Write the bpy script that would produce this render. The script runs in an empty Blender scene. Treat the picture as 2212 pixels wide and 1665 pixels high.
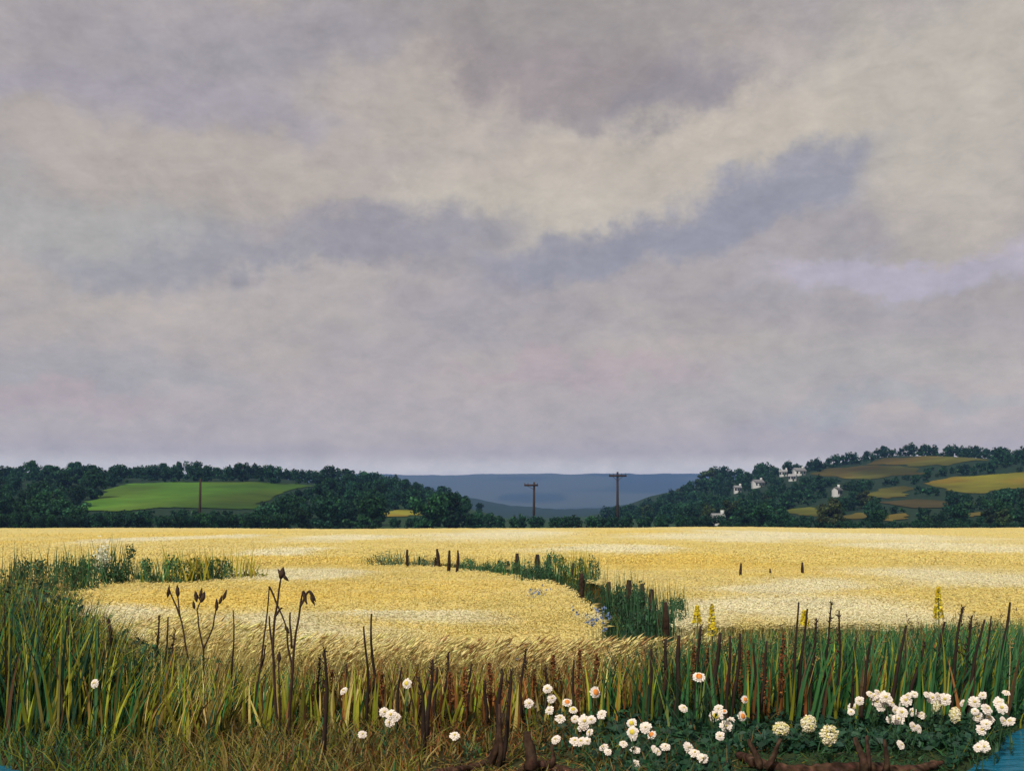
import bpy, math, random
import numpy as np
from mathutils import Vector, Matrix, Euler

# ------------------------------------------------------------------ camera, sky, sun, exposure
F, CX, HY, CAMZ = 2300.0, 1106.0, 1112.0, 2.0      # focal length / centre / horizon in 2212-wide units, eye height
SC = bpy.context.scene
COL = SC.collection
cam_d = bpy.data.cameras.new('camera'); cam = bpy.data.objects.new('camera', cam_d); COL.objects.link(cam)
cam.location = (0, 0, CAMZ); cam.rotation_euler = (math.radians(90), 0, 0)
cam_d.sensor_width = 36; cam_d.lens = 36 * F / 2212; cam_d.shift_y = (HY - 832.5) / 2212
cam_d.clip_start = 0.05; cam_d.clip_end = 40000
SC.camera = cam
SC.render.engine = 'CYCLES'
SC.cycles.use_denoising = True
SC.cycles.max_bounces = 6; SC.cycles.diffuse_bounces = 3; SC.cycles.transmission_bounces = 3
SC.cycles.volume_bounces = 1
SC.view_settings.view_transform = 'Standard'; SC.view_settings.look = 'None'
SC.view_settings.gamma = 1.0; SC.view_settings.exposure = 0.08
SC.view_settings.use_curve_mapping = False

SUN_EL, SUN_AZ = math.radians(46), math.radians(205)   # azimuth from +Y (view direction) clockwise: behind, slightly left
sun_d = bpy.data.lights.new('sun', 'SUN'); sun = bpy.data.objects.new('sun', sun_d); COL.objects.link(sun)
sun_d.energy = 3.4; sun_d.angle = math.radians(5); sun_d.color = (1.0, 0.945, 0.84)
sdir = Vector((math.sin(SUN_AZ) * math.cos(SUN_EL), math.cos(SUN_AZ) * math.cos(SUN_EL), math.sin(SUN_EL)))
sun.rotation_euler = sdir.to_track_quat('Z', 'Y').to_euler()
sun.location = (0, 0, 60)

def lin(r, g, b):
    f = lambda c: (c / 255) / 12.92 if c / 255 <= 0.04045 else ((c / 255 + 0.055) / 1.055) ** 2.4
    return (f(r), f(g), f(b), 1.0)

def build_world():
    w = bpy.data.worlds.new('World'); SC.world = w; w.use_nodes = True
    nt = w.node_tree; nt.nodes.clear(); N = nt.nodes.new; L = nt.links.new
    out = N('ShaderNodeOutputWorld')
    sky = N('ShaderNodeTexSky'); sky.sky_type = 'NISHITA'; sky.sun_disc = False
    sky.sun_elevation = SUN_EL; sky.sun_rotation = SUN_AZ; sky.dust_density = 2.0
    b1 = N('ShaderNodeBackground'); b1.inputs[1].default_value = 0.06; L(sky.outputs[0], b1.inputs[0])
    tc = N('ShaderNodeTexCoord'); sep = N('ShaderNodeSeparateXYZ'); L(tc.outputs['Generated'], sep.inputs[0])
    def math_(op, a, b=None):
        n = N('ShaderNodeMath'); n.operation = op
        for i, v in enumerate((a, b)):
            if v is None: continue
            if isinstance(v, (int, float)): n.inputs[i].default_value = v
            else: L(v, n.inputs[i])
        return n.outputs[0]
    az = math_('ARCTAN2', sep.outputs[0], sep.outputs[1]); el = math_('ARCSINE', sep.outputs[2])
    cmb = N('ShaderNodeCombineXYZ'); L(az, cmb.inputs[0]); L(el, cmb.inputs[1])
    # flat cloud deck coordinates for the texture of the overcast
    den = math_('ADD', math_('MAXIMUM', sep.outputs[2], 0.0), 0.16)
    dk = N('ShaderNodeCombineXYZ'); L(math_('DIVIDE', sep.outputs[0], den), dk.inputs[0]); L(math_('DIVIDE', sep.outputs[1], den), dk.inputs[1])
    def noise(vec, scale, detail, rough=0.55, dist=0.0, stretch=None):
        if stretch:
            m = N('ShaderNodeMapping'); m.inputs['Scale'].default_value = stretch; L(vec, m.inputs[0]); vec = m.outputs[0]
        n = N('ShaderNodeTexNoise'); n.inputs['Scale'].default_value = scale; n.inputs['Detail'].default_value = detail
        n.inputs['Roughness'].default_value = rough; n.inputs['Distortion'].default_value = dist; L(vec, n.inputs['Vector'])
        return n
    def vmath(op, a, b):
        n = N('ShaderNodeVectorMath'); n.operation = op
        for i, v in enumerate((a, b)):
            if isinstance(v, tuple): n.inputs[i].default_value = v
            else: L(v, n.inputs[i])
        return n.outputs[0]
    n1 = noise(cmb.outputs[0], 5.0, 4); n2 = noise(cmb.outputs[0], 22.0, 6, 0.65)
    d1 = vmath('MULTIPLY', vmath('SUBTRACT', n1.outputs['Color'], (0.5, 0.5, 0.5)), (0.22, 0.13, 0))
    d2 = vmath('MULTIPLY', vmath('SUBTRACT', n2.outputs['Color'], (0.5, 0.5, 0.5)), (0.10, 0.075, 0))
    p = vmath('ADD', vmath('ADD', cmb.outputs[0], d1), d2)
    def mix(fac, a, b):
        m = N('ShaderNodeMix'); m.data_type = 'RGBA'
        if isinstance(fac, (int, float)): m.inputs[0].default_value = fac
        else: L(fac, m.inputs[0])
        for i, v in ((6, a), (7, b)):
            if isinstance(v, tuple): m.inputs[i].default_value = v
            else: L(v, m.inputs[i])
        return m.outputs[2]
    def ramp(v, a, b, lo=0.0, hi=1.0):
        m = N('ShaderNodeMapRange'); m.interpolation_type = 'SMOOTHSTEP'
        for i, q in enumerate((v, a, b, lo, hi)):
            if isinstance(q, (int, float)): m.inputs[i].default_value = q
            else: L(q, m.inputs[i])
        return m.outputs[0]
    # overcast base: lilac grey and warm grey, broken up by the deck
    nb = noise(dk.outputs[0], 0.9, 5, 0.55, 0.3)
    nc = noise(cmb.outputs[0], 4.0, 5, 0.6, 0.2, (1.0, 2.4, 1.0))
    c = mix(ramp(nb.outputs[0], 0.35, 0.65), lin(162, 155, 160), lin(180, 170, 163))
    c = mix(ramp(nc.outputs[0], 0.35, 0.68, 0.0, 0.5), c, lin(152, 147, 155))
    c = mix(ramp(el, 0.20, 0.02, 0.0, 0.7), c, lin(206, 190, 183))        # rosy band low over the land
    c = mix(ramp(el, 0.060, 0.040, 0.0, 0.9), c, lin(240, 231, 224))
    # banks of cloud: (x, y, rx, ry) in picture units turned to azimuth / elevation, tilt, colour, amount
    banks = [
        (1150, 40, 520, 150, 0.05, (144, 138, 141), 0.85), (1250, 190, 420, 90, -0.05, (146, 136, 140), 0.8),
        (450, 60, 420, 120, 0.0, (150, 146, 160), 0.6), (330, 230, 480, 70, 0.05, (158, 152, 166), 0.75),
        (1420, 200, 230, 70, 0.25, (140, 135, 146), 0.7),
        (420, 390, 420, 110, -0.05, (178, 168, 160), 0.75), (150, 520, 300, 90, 0.0, (170, 170, 168), 0.6),
        (1950, 190, 420, 200, 0.3, (184, 177, 170), 0.95), (1350, 370, 620, 120, 0.20, (190, 181, 171), 0.95),
        (980, 300, 330, 120, -0.3, (182, 172, 165), 0.8), (1120, 460, 300, 105, -0.1, (190, 182, 173), 0.95),
        (1640, 430, 420, 85, 0.30, (141, 142, 160), 0.9), (1300, 560, 420, 65, 0.22, (144, 143, 158), 0.9),
        (850, 520, 360, 80, 0.10, (146, 142, 154), 0.95), (420, 590, 330, 55, 0.05, (150, 148, 158), 0.8),
        (2140, 380, 260, 170, 0.2, (182, 173, 165), 0.95), (2180, 180, 260, 200, 0.2, (182, 175, 168), 0.9), (1940, 590, 340, 48, 0.06, (177, 170, 190), 0.95),
        (640, 660, 420, 60, 0.03, (184, 174, 170), 0.7), (1050, 680, 300, 50, 0.0, (160, 152, 160), 0.6),
        (1300, 790, 420, 32, 0.0, (182, 163, 166), 0.7), (260, 790, 330, 60, 0.0, (162, 160, 164), 0.6),
        (1750, 800, 430, 60, 0.05, (178, 172, 166), 0.6), (1900, 880, 300, 32, 0.0, (168, 170, 172), 0.6),
        (700, 850, 420, 40, 0.0, (186, 174, 172), 0.6), (150, 870, 250, 40, 0.0, (182, 162, 164), 0.6),
    ]
    for (bx, by, rx, ry, rot, rgb, amt) in banks:
        a0 = math.atan((bx - CX) / F); e0 = math.atan((HY - by) / F * math.cos(a0))
        mp = N('ShaderNodeMapping'); mp.vector_type = 'TEXTURE'
        mp.inputs['Location'].default_value = (a0, e0, 0); mp.inputs['Rotation'].default_value = (0, 0, rot)
        mp.inputs['Scale'].default_value = (rx / F, ry / F, 1); L(p, mp.inputs[0])
        ln = N('ShaderNodeVectorMath'); ln.operation = 'LENGTH'; L(mp.outputs[0], ln.inputs[0])
        c = mix(ramp(ln.outputs['Value'], 1.2, 0.42, 0.0, amt * 0.9), c, lin(*rgb))
    # wisps drawn out along the wind, fine and coarse
    w1 = noise(cmb.outputs[0], 16.0, 9, 0.66, 0.4, (0.85, 1.25, 1.0))
    w2 = noise(cmb.outputs[0], 60.0, 6, 0.7, 0.3, (0.7, 1.3, 1.0))
    g = math_('ADD', math_('MULTIPLY', math_('SUBTRACT', w1.outputs[0], 0.5), 0.55), math_('MULTIPLY', math_('SUBTRACT', w2.outputs[0], 0.5), 0.42))
    g = math_('ADD', g, 1.0)
    c = vmath('MULTIPLY', c, (1.15, 1.12, 1.005))
    gm = N('ShaderNodeVectorMath'); gm.operation = 'SCALE'; L(c, gm.inputs[0]); L(g, gm.inputs['Scale'])
    b2 = N('ShaderNodeBackground'); L(gm.outputs[0], b2.inputs[0]); b2.inputs[1].default_value = 1.0
    ms = N('ShaderNodeMixShader'); ms.inputs[0].default_value = 0.94
    L(b1.outputs[0], ms.inputs[1]); L(b2.outputs[0], ms.inputs[2]); L(ms.outputs[0], out.inputs[0])
build_world()

# ------------------------------------------------------------------ helpers
R = np.random.default_rng(15)
random.seed(26)
def sst(a, b, x):
    t = np.clip((np.asarray(x, float) - a) / (b - a), 0, 1); return t * t * (3 - 2 * t)

def make_mesh(name, V, polys, C=None, mat=None, smooth=False):
    """V (n,3); polys: list of (m,k) index arrays; C (n,3) linear colours stored in attribute Col"""
    V = np.asarray(V, np.float32); me = bpy.data.meshes.new(name)
    polys = [np.asarray(q, np.int32) for q in polys if len(q)]
    loops = np.concatenate([q.ravel() for q in polys]); tot = np.concatenate([np.full(len(q), q.shape[1], np.int32) for q in polys])
    st = np.concatenate(([0], np.cumsum(tot)[:-1])).astype(np.int32)
    me.vertices.add(len(V)); me.vertices.foreach_set('co', V.ravel())
    me.loops.add(len(loops)); me.loops.foreach_set('vertex_index', loops)
    me.polygons.add(len(tot)); me.polygons.foreach_set('loop_start', st); me.polygons.foreach_set('loop_total', tot)
    me.update(calc_edges=True)
    if smooth: me.polygons.foreach_set('use_smooth', np.ones(len(tot), bool))
    if C is not None:
        a = me.color_attributes.new('Col', 'FLOAT_COLOR', 'POINT')
        C = np.asarray(C, np.float32); C4 = np.ones((len(V), 4), np.float32); C4[:, :3] = C
        a.data.foreach_set('color', C4.ravel())
    if mat: me.materials.append(mat)
    return me

class MB:
    """collects geometry with colours; becomes one mesh"""
    def __init__(s): s.V = []; s.P = {}; s.C = []; s.n = 0
    def add(s, V, polys, C):
        V = np.asarray(V, float).reshape(-1, 3); C = np.asarray(C, float)
        if C.ndim == 1: C = np.tile(C, (len(V), 1))
        for q in polys:
            q = np.asarray(q)
            if q.size: s.P.setdefault(q.shape[1], []).append(q + s.n)
        s.V.append(V); s.C.append(C); s.n += len(V)
    def mesh(s, name, mat, smooth=False):
        return make_mesh(name, np.concatenate(s.V), [np.concatenate(v) for v in s.P.values()], np.concatenate(s.C), mat, smooth)

def link(name, me, parent=None, loc=None):
    o = bpy.data.objects.new(name, me); COL.objects.link(o)
    if parent: o.parent = parent
    if loc is not None: o.location = loc
    return o
def tag(o, label=None, cat=None, group=None, kind=None):
    for k, v in (('label', label), ('category', cat), ('group', group), ('kind', kind)):
        if v: o[k] = v
    return o
def empty(name, loc, rz=0.0, sc=1.0):
    o = link(name, None, None, loc); o.rotation_euler = (0, 0, rz); o.scale = (sc, sc, sc) if isinstance(sc, (int, float)) else sc
    o.empty_display_size = 0.2
    return o

def tube(pts, rad, sides=6, jit=0.0, cap=True):
    pts = np.asarray(pts, float); n = len(pts); rad = np.broadcast_to(np.asarray(rad, float), (n,))
    T = np.gradient(pts, axis=0); T /= np.linalg.norm(T, axis=1, keepdims=True) + 1e-9
    up = np.array([0.3, 1, 0.2]) if abs(T[:, 2]).mean() > 0.6 else np.array([0.05, 0.1, 1.0])
    A = np.cross(T, up); A /= np.linalg.norm(A, axis=1, keepdims=True) + 1e-9; B = np.cross(T, A)
    th = np.linspace(0, 2 * np.pi, sides, endpoint=False)
    rr = rad[:, None] * (1 + jit * (R.random((n, sides)) - 0.5))
    V = pts[:, None, :] + rr[..., None] * (np.cos(th)[None, :, None] * A[:, None, :] + np.sin(th)[None, :, None] * B[:, None, :])
    i = np.arange(n - 1)[:, None] * sides; j = np.arange(sides)[None, :]; k = (j + 1) % sides
    Q = np.stack([i + j, i + k, i + sides + k, i + sides + j], -1).reshape(-1, 4)
    V = V.reshape(-1, 3); polys = [Q]
    if cap:
        V = np.concatenate([V, pts[:1], pts[-1:]]); b, t = n * sides, n * sides + 1
        jj = np.arange(sides); kk = (jj + 1) % sides
        polys.append(np.concatenate([np.stack([np.full(sides, b), kk, jj], -1), np.stack([np.full(sides, t), (n - 1) * sides + jj, (n - 1) * sides + kk], -1)]))
    return V, polys

def blades(base, h, w, lean, bend, S=4, twist=None, power=1.4):
    """base (N,3), h (N), w (N) full width, lean (N,2) tip offset from straight, bend (N,2) extra curve"""
    N = len(base); t = np.linspace(0, 1, S + 1)
    P = np.zeros((N, S + 1, 3))
    P[..., 2] = h[:, None] * t
    P[..., :2] = lean[:, None, :] * t[None, :, None] + bend[:, None, :] * (t ** 2)[None, :, None]
    P[..., 2] -= (np.linalg.norm(bend, axis=1)[:, None] ** 2 / np.maximum(h[:, None], .05)) * 0.45 * t ** 3
    P += base[:, None, :]
    a = R.random(N) * np.pi if twist is None else twist
    side = np.stack([np.cos(a), np.sin(a), np.zeros(N)], -1)
    wt = w[:, None] * (1 - t ** power)[None, :] * 0.5 + 0.0006
    V = np.stack([P - side[:, None, :] * wt[..., None], P + side[:, None, :] * wt[..., None]], 2).reshape(-1, 3)
    i = (np.arange(N) * (S + 1) * 2)[:, None] + (np.arange(S) * 2)[None, :]
    Q = np.stack([i, i + 1, i + 3, i + 2], -1).reshape(-1, 4)
    return V, [Q]

def leaves(cen, size, asp=0.55, nrm=None, spread=1.0):
    """rhombic leaf faces at cen; nrm biases the way they face"""
    N = len(cen); size = np.broadcast_to(np.asarray(size, float), (N,))
    n = R.normal(size=(N, 3)) * spread
    if nrm is not None: n = n + nrm
    n /= np.linalg.norm(n, axis=1, keepdims=True) + 1e-9
    a = np.cross(n, R.normal(size=(N, 3))); a /= np.linalg.norm(a, axis=1, keepdims=True) + 1e-9
    b = np.cross(n, a)
    L = size[:, None] * 0.5; W = L * asp
    V = np.stack([cen - a * L, cen + b * W + a * L * 0.15, cen + a * L, cen - b * W + a * L * 0.15], 1).reshape(-1, 3)
    return V, [np.arange(4 * N).reshape(N, 4)]

def ears(base, tip, w):
    """slender three-sided seed heads"""
    N = len(base); ax = tip - base; Ln = np.linalg.norm(ax, axis=1, keepdims=True); ax = ax / (Ln + 1e-9)
    r = R.normal(size=(N, 3)); a = np.cross(ax, r); a /= np.linalg.norm(a, axis=1, keepdims=True) + 1e-9; b = np.cross(ax, a)
    m = base + (tip - base) * 0.4; w = np.broadcast_to(np.asarray(w, float), (N,))[:, None]
    ring = [m + w * (math.cos(q) * a + math.sin(q) * b) for q in (0, 2.094, 4.189)]
    V = np.stack([base, ring[0], ring[1], ring[2], tip], 1).reshape(-1, 3)
    i = np.arange(N)[:, None] * 5
    T = np.concatenate([i + np.array([[0, 2, 1]]), i + np.array([[0, 3, 2]]), i + np.array([[0, 1, 3]]), i + np.array([[4, 1, 2]]), i + np.array([[4, 2, 3]]), i + np.array([[4, 3, 1]])])
    return V, [T]

def vary(c, n, amt=0.18, hue=0.08):
    c = np.asarray(c, float); c = np.tile(c, (n, 1)) if c.ndim == 1 else c
    return np.clip(c * (1 + amt * R.normal(size=(n, 1))) * (1 + hue * R.normal(size=(n, 3))), 0.003, 0.95)

ORD = 'first second third fourth fifth sixth seventh eighth ninth tenth eleventh twelfth thirteenth fourteenth fifteenth sixteenth seventeenth eighteenth nineteenth twentieth'.split()
ORD += ['twenty-' + w for w in ORD[:9]] + ['thirtieth'] + ['thirty-' + w for w in ORD[:9]]

# ------------------------------------------------------------------ materials
def mat_attr(name, rough=0.7, trans=0.0, obj_var=0.0, noise=None, spec=0.25, bump=0.0):
    m = bpy.data.materials.new(name); m.use_nodes = True; nt = m.node_tree; N = nt.nodes.new; L = nt.links.new
    bs = nt.nodes['Principled BSDF']; out = nt.nodes['Material Output']
    bs.inputs['Roughness'].default_value = rough; bs.inputs['Specular IOR Level'].default_value = spec
    at = N('ShaderNodeAttribute'); at.attribute_name = 'Col'; c = at.outputs['Color']
    if noise:
        tc = N('ShaderNodeTexCoord'); nz = N('ShaderNodeTexNoise'); nz.inputs['Scale'].default_value = noise[0]; nz.inputs['Detail'].default_value = 6
        L(tc.outputs['Object'], nz.inputs['Vector'])
        mr = N('ShaderNodeMapRange'); mr.inputs[1].default_value = 0.3; mr.inputs[2].default_value = 0.7
        mr.inputs[3].default_value = 1 - noise[1]; mr.inputs[4].default_value = 1 + noise[1]; L(nz.outputs[0], mr.inputs[0])
        vm = N('ShaderNodeVectorMath'); vm.operation = 'SCALE'; L(c, vm.inputs[0]); L(mr.outputs[0], vm.inputs['Scale']); c = vm.outputs[0]
        if bump:
            bp = N('ShaderNodeBump'); bp.inputs['Strength'].default_value = 0.6; bp.inputs['Distance'].default_value = bump
            L(nz.outputs[0], bp.inputs['Height']); L(bp.outputs[0], bs.inputs['Normal'])
    if obj_var:
        oi = N('ShaderNodeObjectInfo'); hs = N('ShaderNodeHueSaturation')
        m1 = N('ShaderNodeMapRange'); m1.inputs[3].default_value = 0.5 - 0.035 * obj_var; m1.inputs[4].default_value = 0.5 + 0.03 * obj_var
        m2 = N('ShaderNodeMapRange'); m2.inputs[3].default_value = 1 - 0.4 * obj_var; m2.inputs[4].default_value = 1 + 0.45 * obj_var
        wn = N('ShaderNodeMath'); wn.operation = 'FRACT'; wm = N('ShaderNodeMath'); wm.operation = 'MULTIPLY'; wm.inputs[1].default_value = 7.31
        L(oi.outputs['Random'], m1.inputs[0]); L(oi.outputs['Random'], wm.inputs[0]); L(wm.outputs[0], wn.inputs[0]); L(wn.outputs[0], m2.inputs[0])
        L(m1.outputs[0], hs.inputs['Hue']); L(m2.outputs[0], hs.inputs['Value']); L(c, hs.inputs['Color']); c = hs.outputs[0]
    L(c, bs.inputs['Base Color'])
    if trans:
        tr = N('ShaderNodeBsdfTranslucent'); L(c, tr.inputs[0]); mx = N('ShaderNodeMixShader'); mx.inputs[0].default_value = trans
        L(bs.outputs[0], mx.inputs[1]); L(tr.outputs[0], mx.inputs[2]); L(mx.outputs[0], out.inputs[0])
    return m
M_GROUND = mat_attr('ground_soil', 0.95, noise=(0.9, 0.30), spec=0.1, bump=0.03)
M_WHEAT = mat_attr('ripe_wheat', 0.75, trans=0.2, spec=0.15)
M_CANOPY = mat_attr('wheat_canopy', 0.85, noise=(3.0, 0.12), spec=0.1)
M_GRASS = mat_attr('grass_blades', 0.55, trans=0.3, spec=0.3)
M_LEAF = mat_attr('leafy_green', 0.6, trans=0.25, spec=0.25, obj_var=0.5)
M_TREE = mat_attr('tree_foliage', 0.7, trans=0.15, spec=0.15, obj_var=1.05)
M_WOODS = mat_attr('woodland_foliage', 0.7, trans=0.15, spec=0.15)
M_BARK = mat_attr('bark', 0.95, noise=(16.0, 0.55), spec=0.08, bump=0.03)
M_STALK = mat_attr('dry_stalk', 0.85, noise=(18.0, 0.25), spec=0.15)
M_PETAL = mat_attr('petal', 0.6, trans=0.15, spec=0.2)
M_PAINT = mat_attr('house_render', 0.8, noise=(2.0, 0.08), spec=0.2)
M_PASTURE = mat_attr('pasture_grass', 0.9, noise=(0.06, 0.22), spec=0.1)

# ------------------------------------------------------------------ terrain
def vnoise(x, y, s, seed=0):
    """cheap smooth value noise"""
    x = np.asarray(x, float) / s + 100 + seed * 17.3; y = np.asarray(y, float) / s + 100 + seed * 9.1
    xi = np.floor(x); yi = np.floor(y); fx = x - xi; fy = y - yi; fx = fx * fx * (3 - 2 * fx); fy = fy * fy * (3 - 2 * fy)
    h = lambda a, b: np.modf(np.abs(np.sin(a * 127.1 + b * 311.7 + seed * 3.7) * 43758.5453))[0]
    return (h(xi, yi) * (1 - fx) + h(xi + 1, yi) * fx) * (1 - fy) + (h(xi, yi + 1) * (1 - fx) + h(xi + 1, yi + 1) * fx) * fy

YF = lambda x: 12.6 + 2.9 * sst(1.7, 2.7, x) + 0.6 * sst(-2.5, -4.5, x)       # where the crop begins
BANK_X = [-9, -5.6, -4.6, -3.65, -3.0, 0, 2.9, 3.4, 3.73, 4.28, 4.75, 5.5, 9]
BANK_Y = [10.4, 9.9, 9.25, 8.35, 7.7, 7.0, 7.6, 8.3, 8.75, 9.45, 10.2, 10.8, 11.2]
def terrain(x, y):
    x = np.asarray(x, float); y = np.asarray(y, float)
    z = -0.3 * sst(-0.9, 0.3, y - YF(x)) - 0.83 * np.clip((y - 13) / 187, 0, 1.05)
    z = z + 0.05 * (vnoise(x, y, 1.3, 1) - 0.5) * sst(20, 12, y)
    z = z + 0.55 * (vnoise(x, y * 0.5, 24, 41) - 0.5) * sst(60, 150, y) * sst(260, 200, y)
    yb = np.interp(x, BANK_X, BANK_Y)
    z = z - 0.45 * sst(0.05, -0.55, y - yb) * sst(2.0, 3.6, y)                  # wet ditch in front of the bank
    # left hill
    lx = np.clip((-3 - x) / 95, 0, 1) ** 0.68
    ly = np.clip((y - 225) / 225, 0, 1); ly = ly * 0.55 + 0.45 * ly * ly * (3 - 2 * ly)
    z = z + 18.5 * lx * ly * sst(1100, 560, y) * (1 + 0.10 * (vnoise(x, y, 70, 2) - 0.5))
    # right hill
    rx = np.interp(x, [45, 70, 88, 106, 131, 172, 217, 289, 420, 700], [0, 3, 10, 18, 24, 29, 37.5, 35.5, 31, 27])
    ry = np.clip((y - 225) / 375, 0, 1); ry = ry * 0.7 + 0.3 * ry * ry * (3 - 2 * ry)
    z = z + rx * ry * sst(1400, 720, y) * (1 + 0.08 * (vnoise(x, y, 60, 3) - 0.5))
    # wooded ridges two kilometres off, seen through the gap
    m2 = np.interp(x, [-900, -136, -92, -5, 82, 169, 256, 325, 430, 1200], [60, 48, 36, 20, 13, 15, 26, 44, 52, 66])
    z = z + (m2 + 5 * (vnoise(x, y, 26, 5) - .5)) * sst(1300, 2000, y) * sst(3200, 2300, y)
    # flat-topped blue hill on the skyline
    z = z + (214 + 10 * (vnoise(x, y, 500, 6) - 0.5) + 9 * (vnoise(x, y, 120, 8) - 0.5) + 4 * (vnoise(x, y, 45, 10) - 0.5)) * sst(3300, 5600, y)
    return z
def tz(x, y): return float(terrain(x, y))
def hit(px, py, off=0.0, y0=7.5, y1=9000):
    """point of the land (raised by off) seen at a picture position"""
    ys = np.geomspace(y0, y1, 6000); xs = (px - CX) / F * ys; zs = CAMZ - (py - HY) / F * ys
    k = np.argmax(zs <= terrain(xs, ys) + off)
    return float(xs[k]), float(ys[k])
def px_of(x, y, z): return CX + F * x / y, HY - F * (z - CAMZ) / y
def at(px, py, d): return np.array([(px - CX) / F * d, d, CAMZ - (py - HY) / F * d])

def build_ground():
    ys = np.concatenate([np.arange(-30, 4, 1.0), np.arange(4, 16, 0.16), np.geomspace(16, 9500, 330)])
    us = np.linspace(-1, 1, 361); us = us * 0.62 + 0.33 * us ** 3
    Y = np.repeat(ys[:, None], len(us), 1); X = us[None, :] * (Y + 42)
    Z = terrain(X, Y); V = np.stack([X, Y, Z], -1).reshape(-1, 3)
    n, m = Y.shape; i = np.arange(n - 1)[:, None] * m + np.arange(m - 1)[None, :]
    Q = np.stack([i, i + 1, i + m + 1, i + m], -1).reshape(-1, 4)
    C = np.zeros((n, m, 3))
    verge = np.array([0.030, 0.045, 0.018]); brown = np.array([0.040, 0.034, 0.014]); straw = np.array([0.30, 0.21, 0.08])
    wood = np.array([0.014, 0.034, 0.018]); valley = np.array([0.024, 0.055, 0.024])
    w = sst(0.8, -0.6, X)[..., None]; C[:] = verge * (1 - w) + brown * w
    f = sst(-0.3, 0.5, Y - YF(X))[..., None]; C = C * (1 - f) + straw * f
    f = sst(201, 206, Y)[..., None]; C = C * (1 - f) + valley * f
    f = (sst(212, 232, Y) * np.clip(sst(-20, -60, X) + sst(50, 80, X) + sst(900, 1300, Y), 0, 1))[..., None]; C = C * (1 - f) + wood * f
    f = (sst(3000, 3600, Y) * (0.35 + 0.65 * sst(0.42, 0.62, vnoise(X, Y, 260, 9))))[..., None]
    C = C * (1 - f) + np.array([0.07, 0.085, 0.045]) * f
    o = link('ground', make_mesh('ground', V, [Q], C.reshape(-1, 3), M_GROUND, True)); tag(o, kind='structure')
build_ground()

def build_water():
    xs = np.linspace(-9, 9, 60); V = []; 
    for x in xs: V += [(x, 2.2, -0.06), (x, float(np.interp(x, BANK_X, BANK_Y)) + 0.25, -0.06)]
    i = np.arange(59)[:, None] * 2; Q = i + np.array([[0, 2, 3, 1]])
    m = bpy.data.materials.new('ditch_water'); m.use_nodes = True; nt = m.node_tree; b = nt.nodes['Principled BSDF']
    b.inputs['Base Color'].default_value = (0.010, 0.13, 0.23, 1); b.inputs['Roughness'].default_value = 0.12; b.inputs['IOR'].default_value = 1.33
    nz = nt.nodes.new('ShaderNodeTexNoise'); nz.inputs['Scale'].default_value = 5; nz.inputs['Detail'].default_value = 4
    mp = nt.nodes.new('ShaderNodeMapping'); mp.inputs['Scale'].default_value = (1, 2.2, 1); tc = nt.nodes.new('ShaderNodeTexCoord')
    nt.links.new(tc.outputs['Object'], mp.inputs[0]); nt.links.new(mp.outputs[0], nz.inputs['Vector'])
    bp = nt.nodes.new('ShaderNodeBump'); bp.inputs['Strength'].default_value = 0.5; bp.inputs['Distance'].default_value = 0.03
    nt.links.new(nz.outputs[0], bp.inputs['Height']); nt.links.new(bp.outputs[0], b.inputs['Normal'])
    o = link('water', make_mesh('water', V, [Q], None, m)); tag(o, kind='structure')
build_water()

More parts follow.
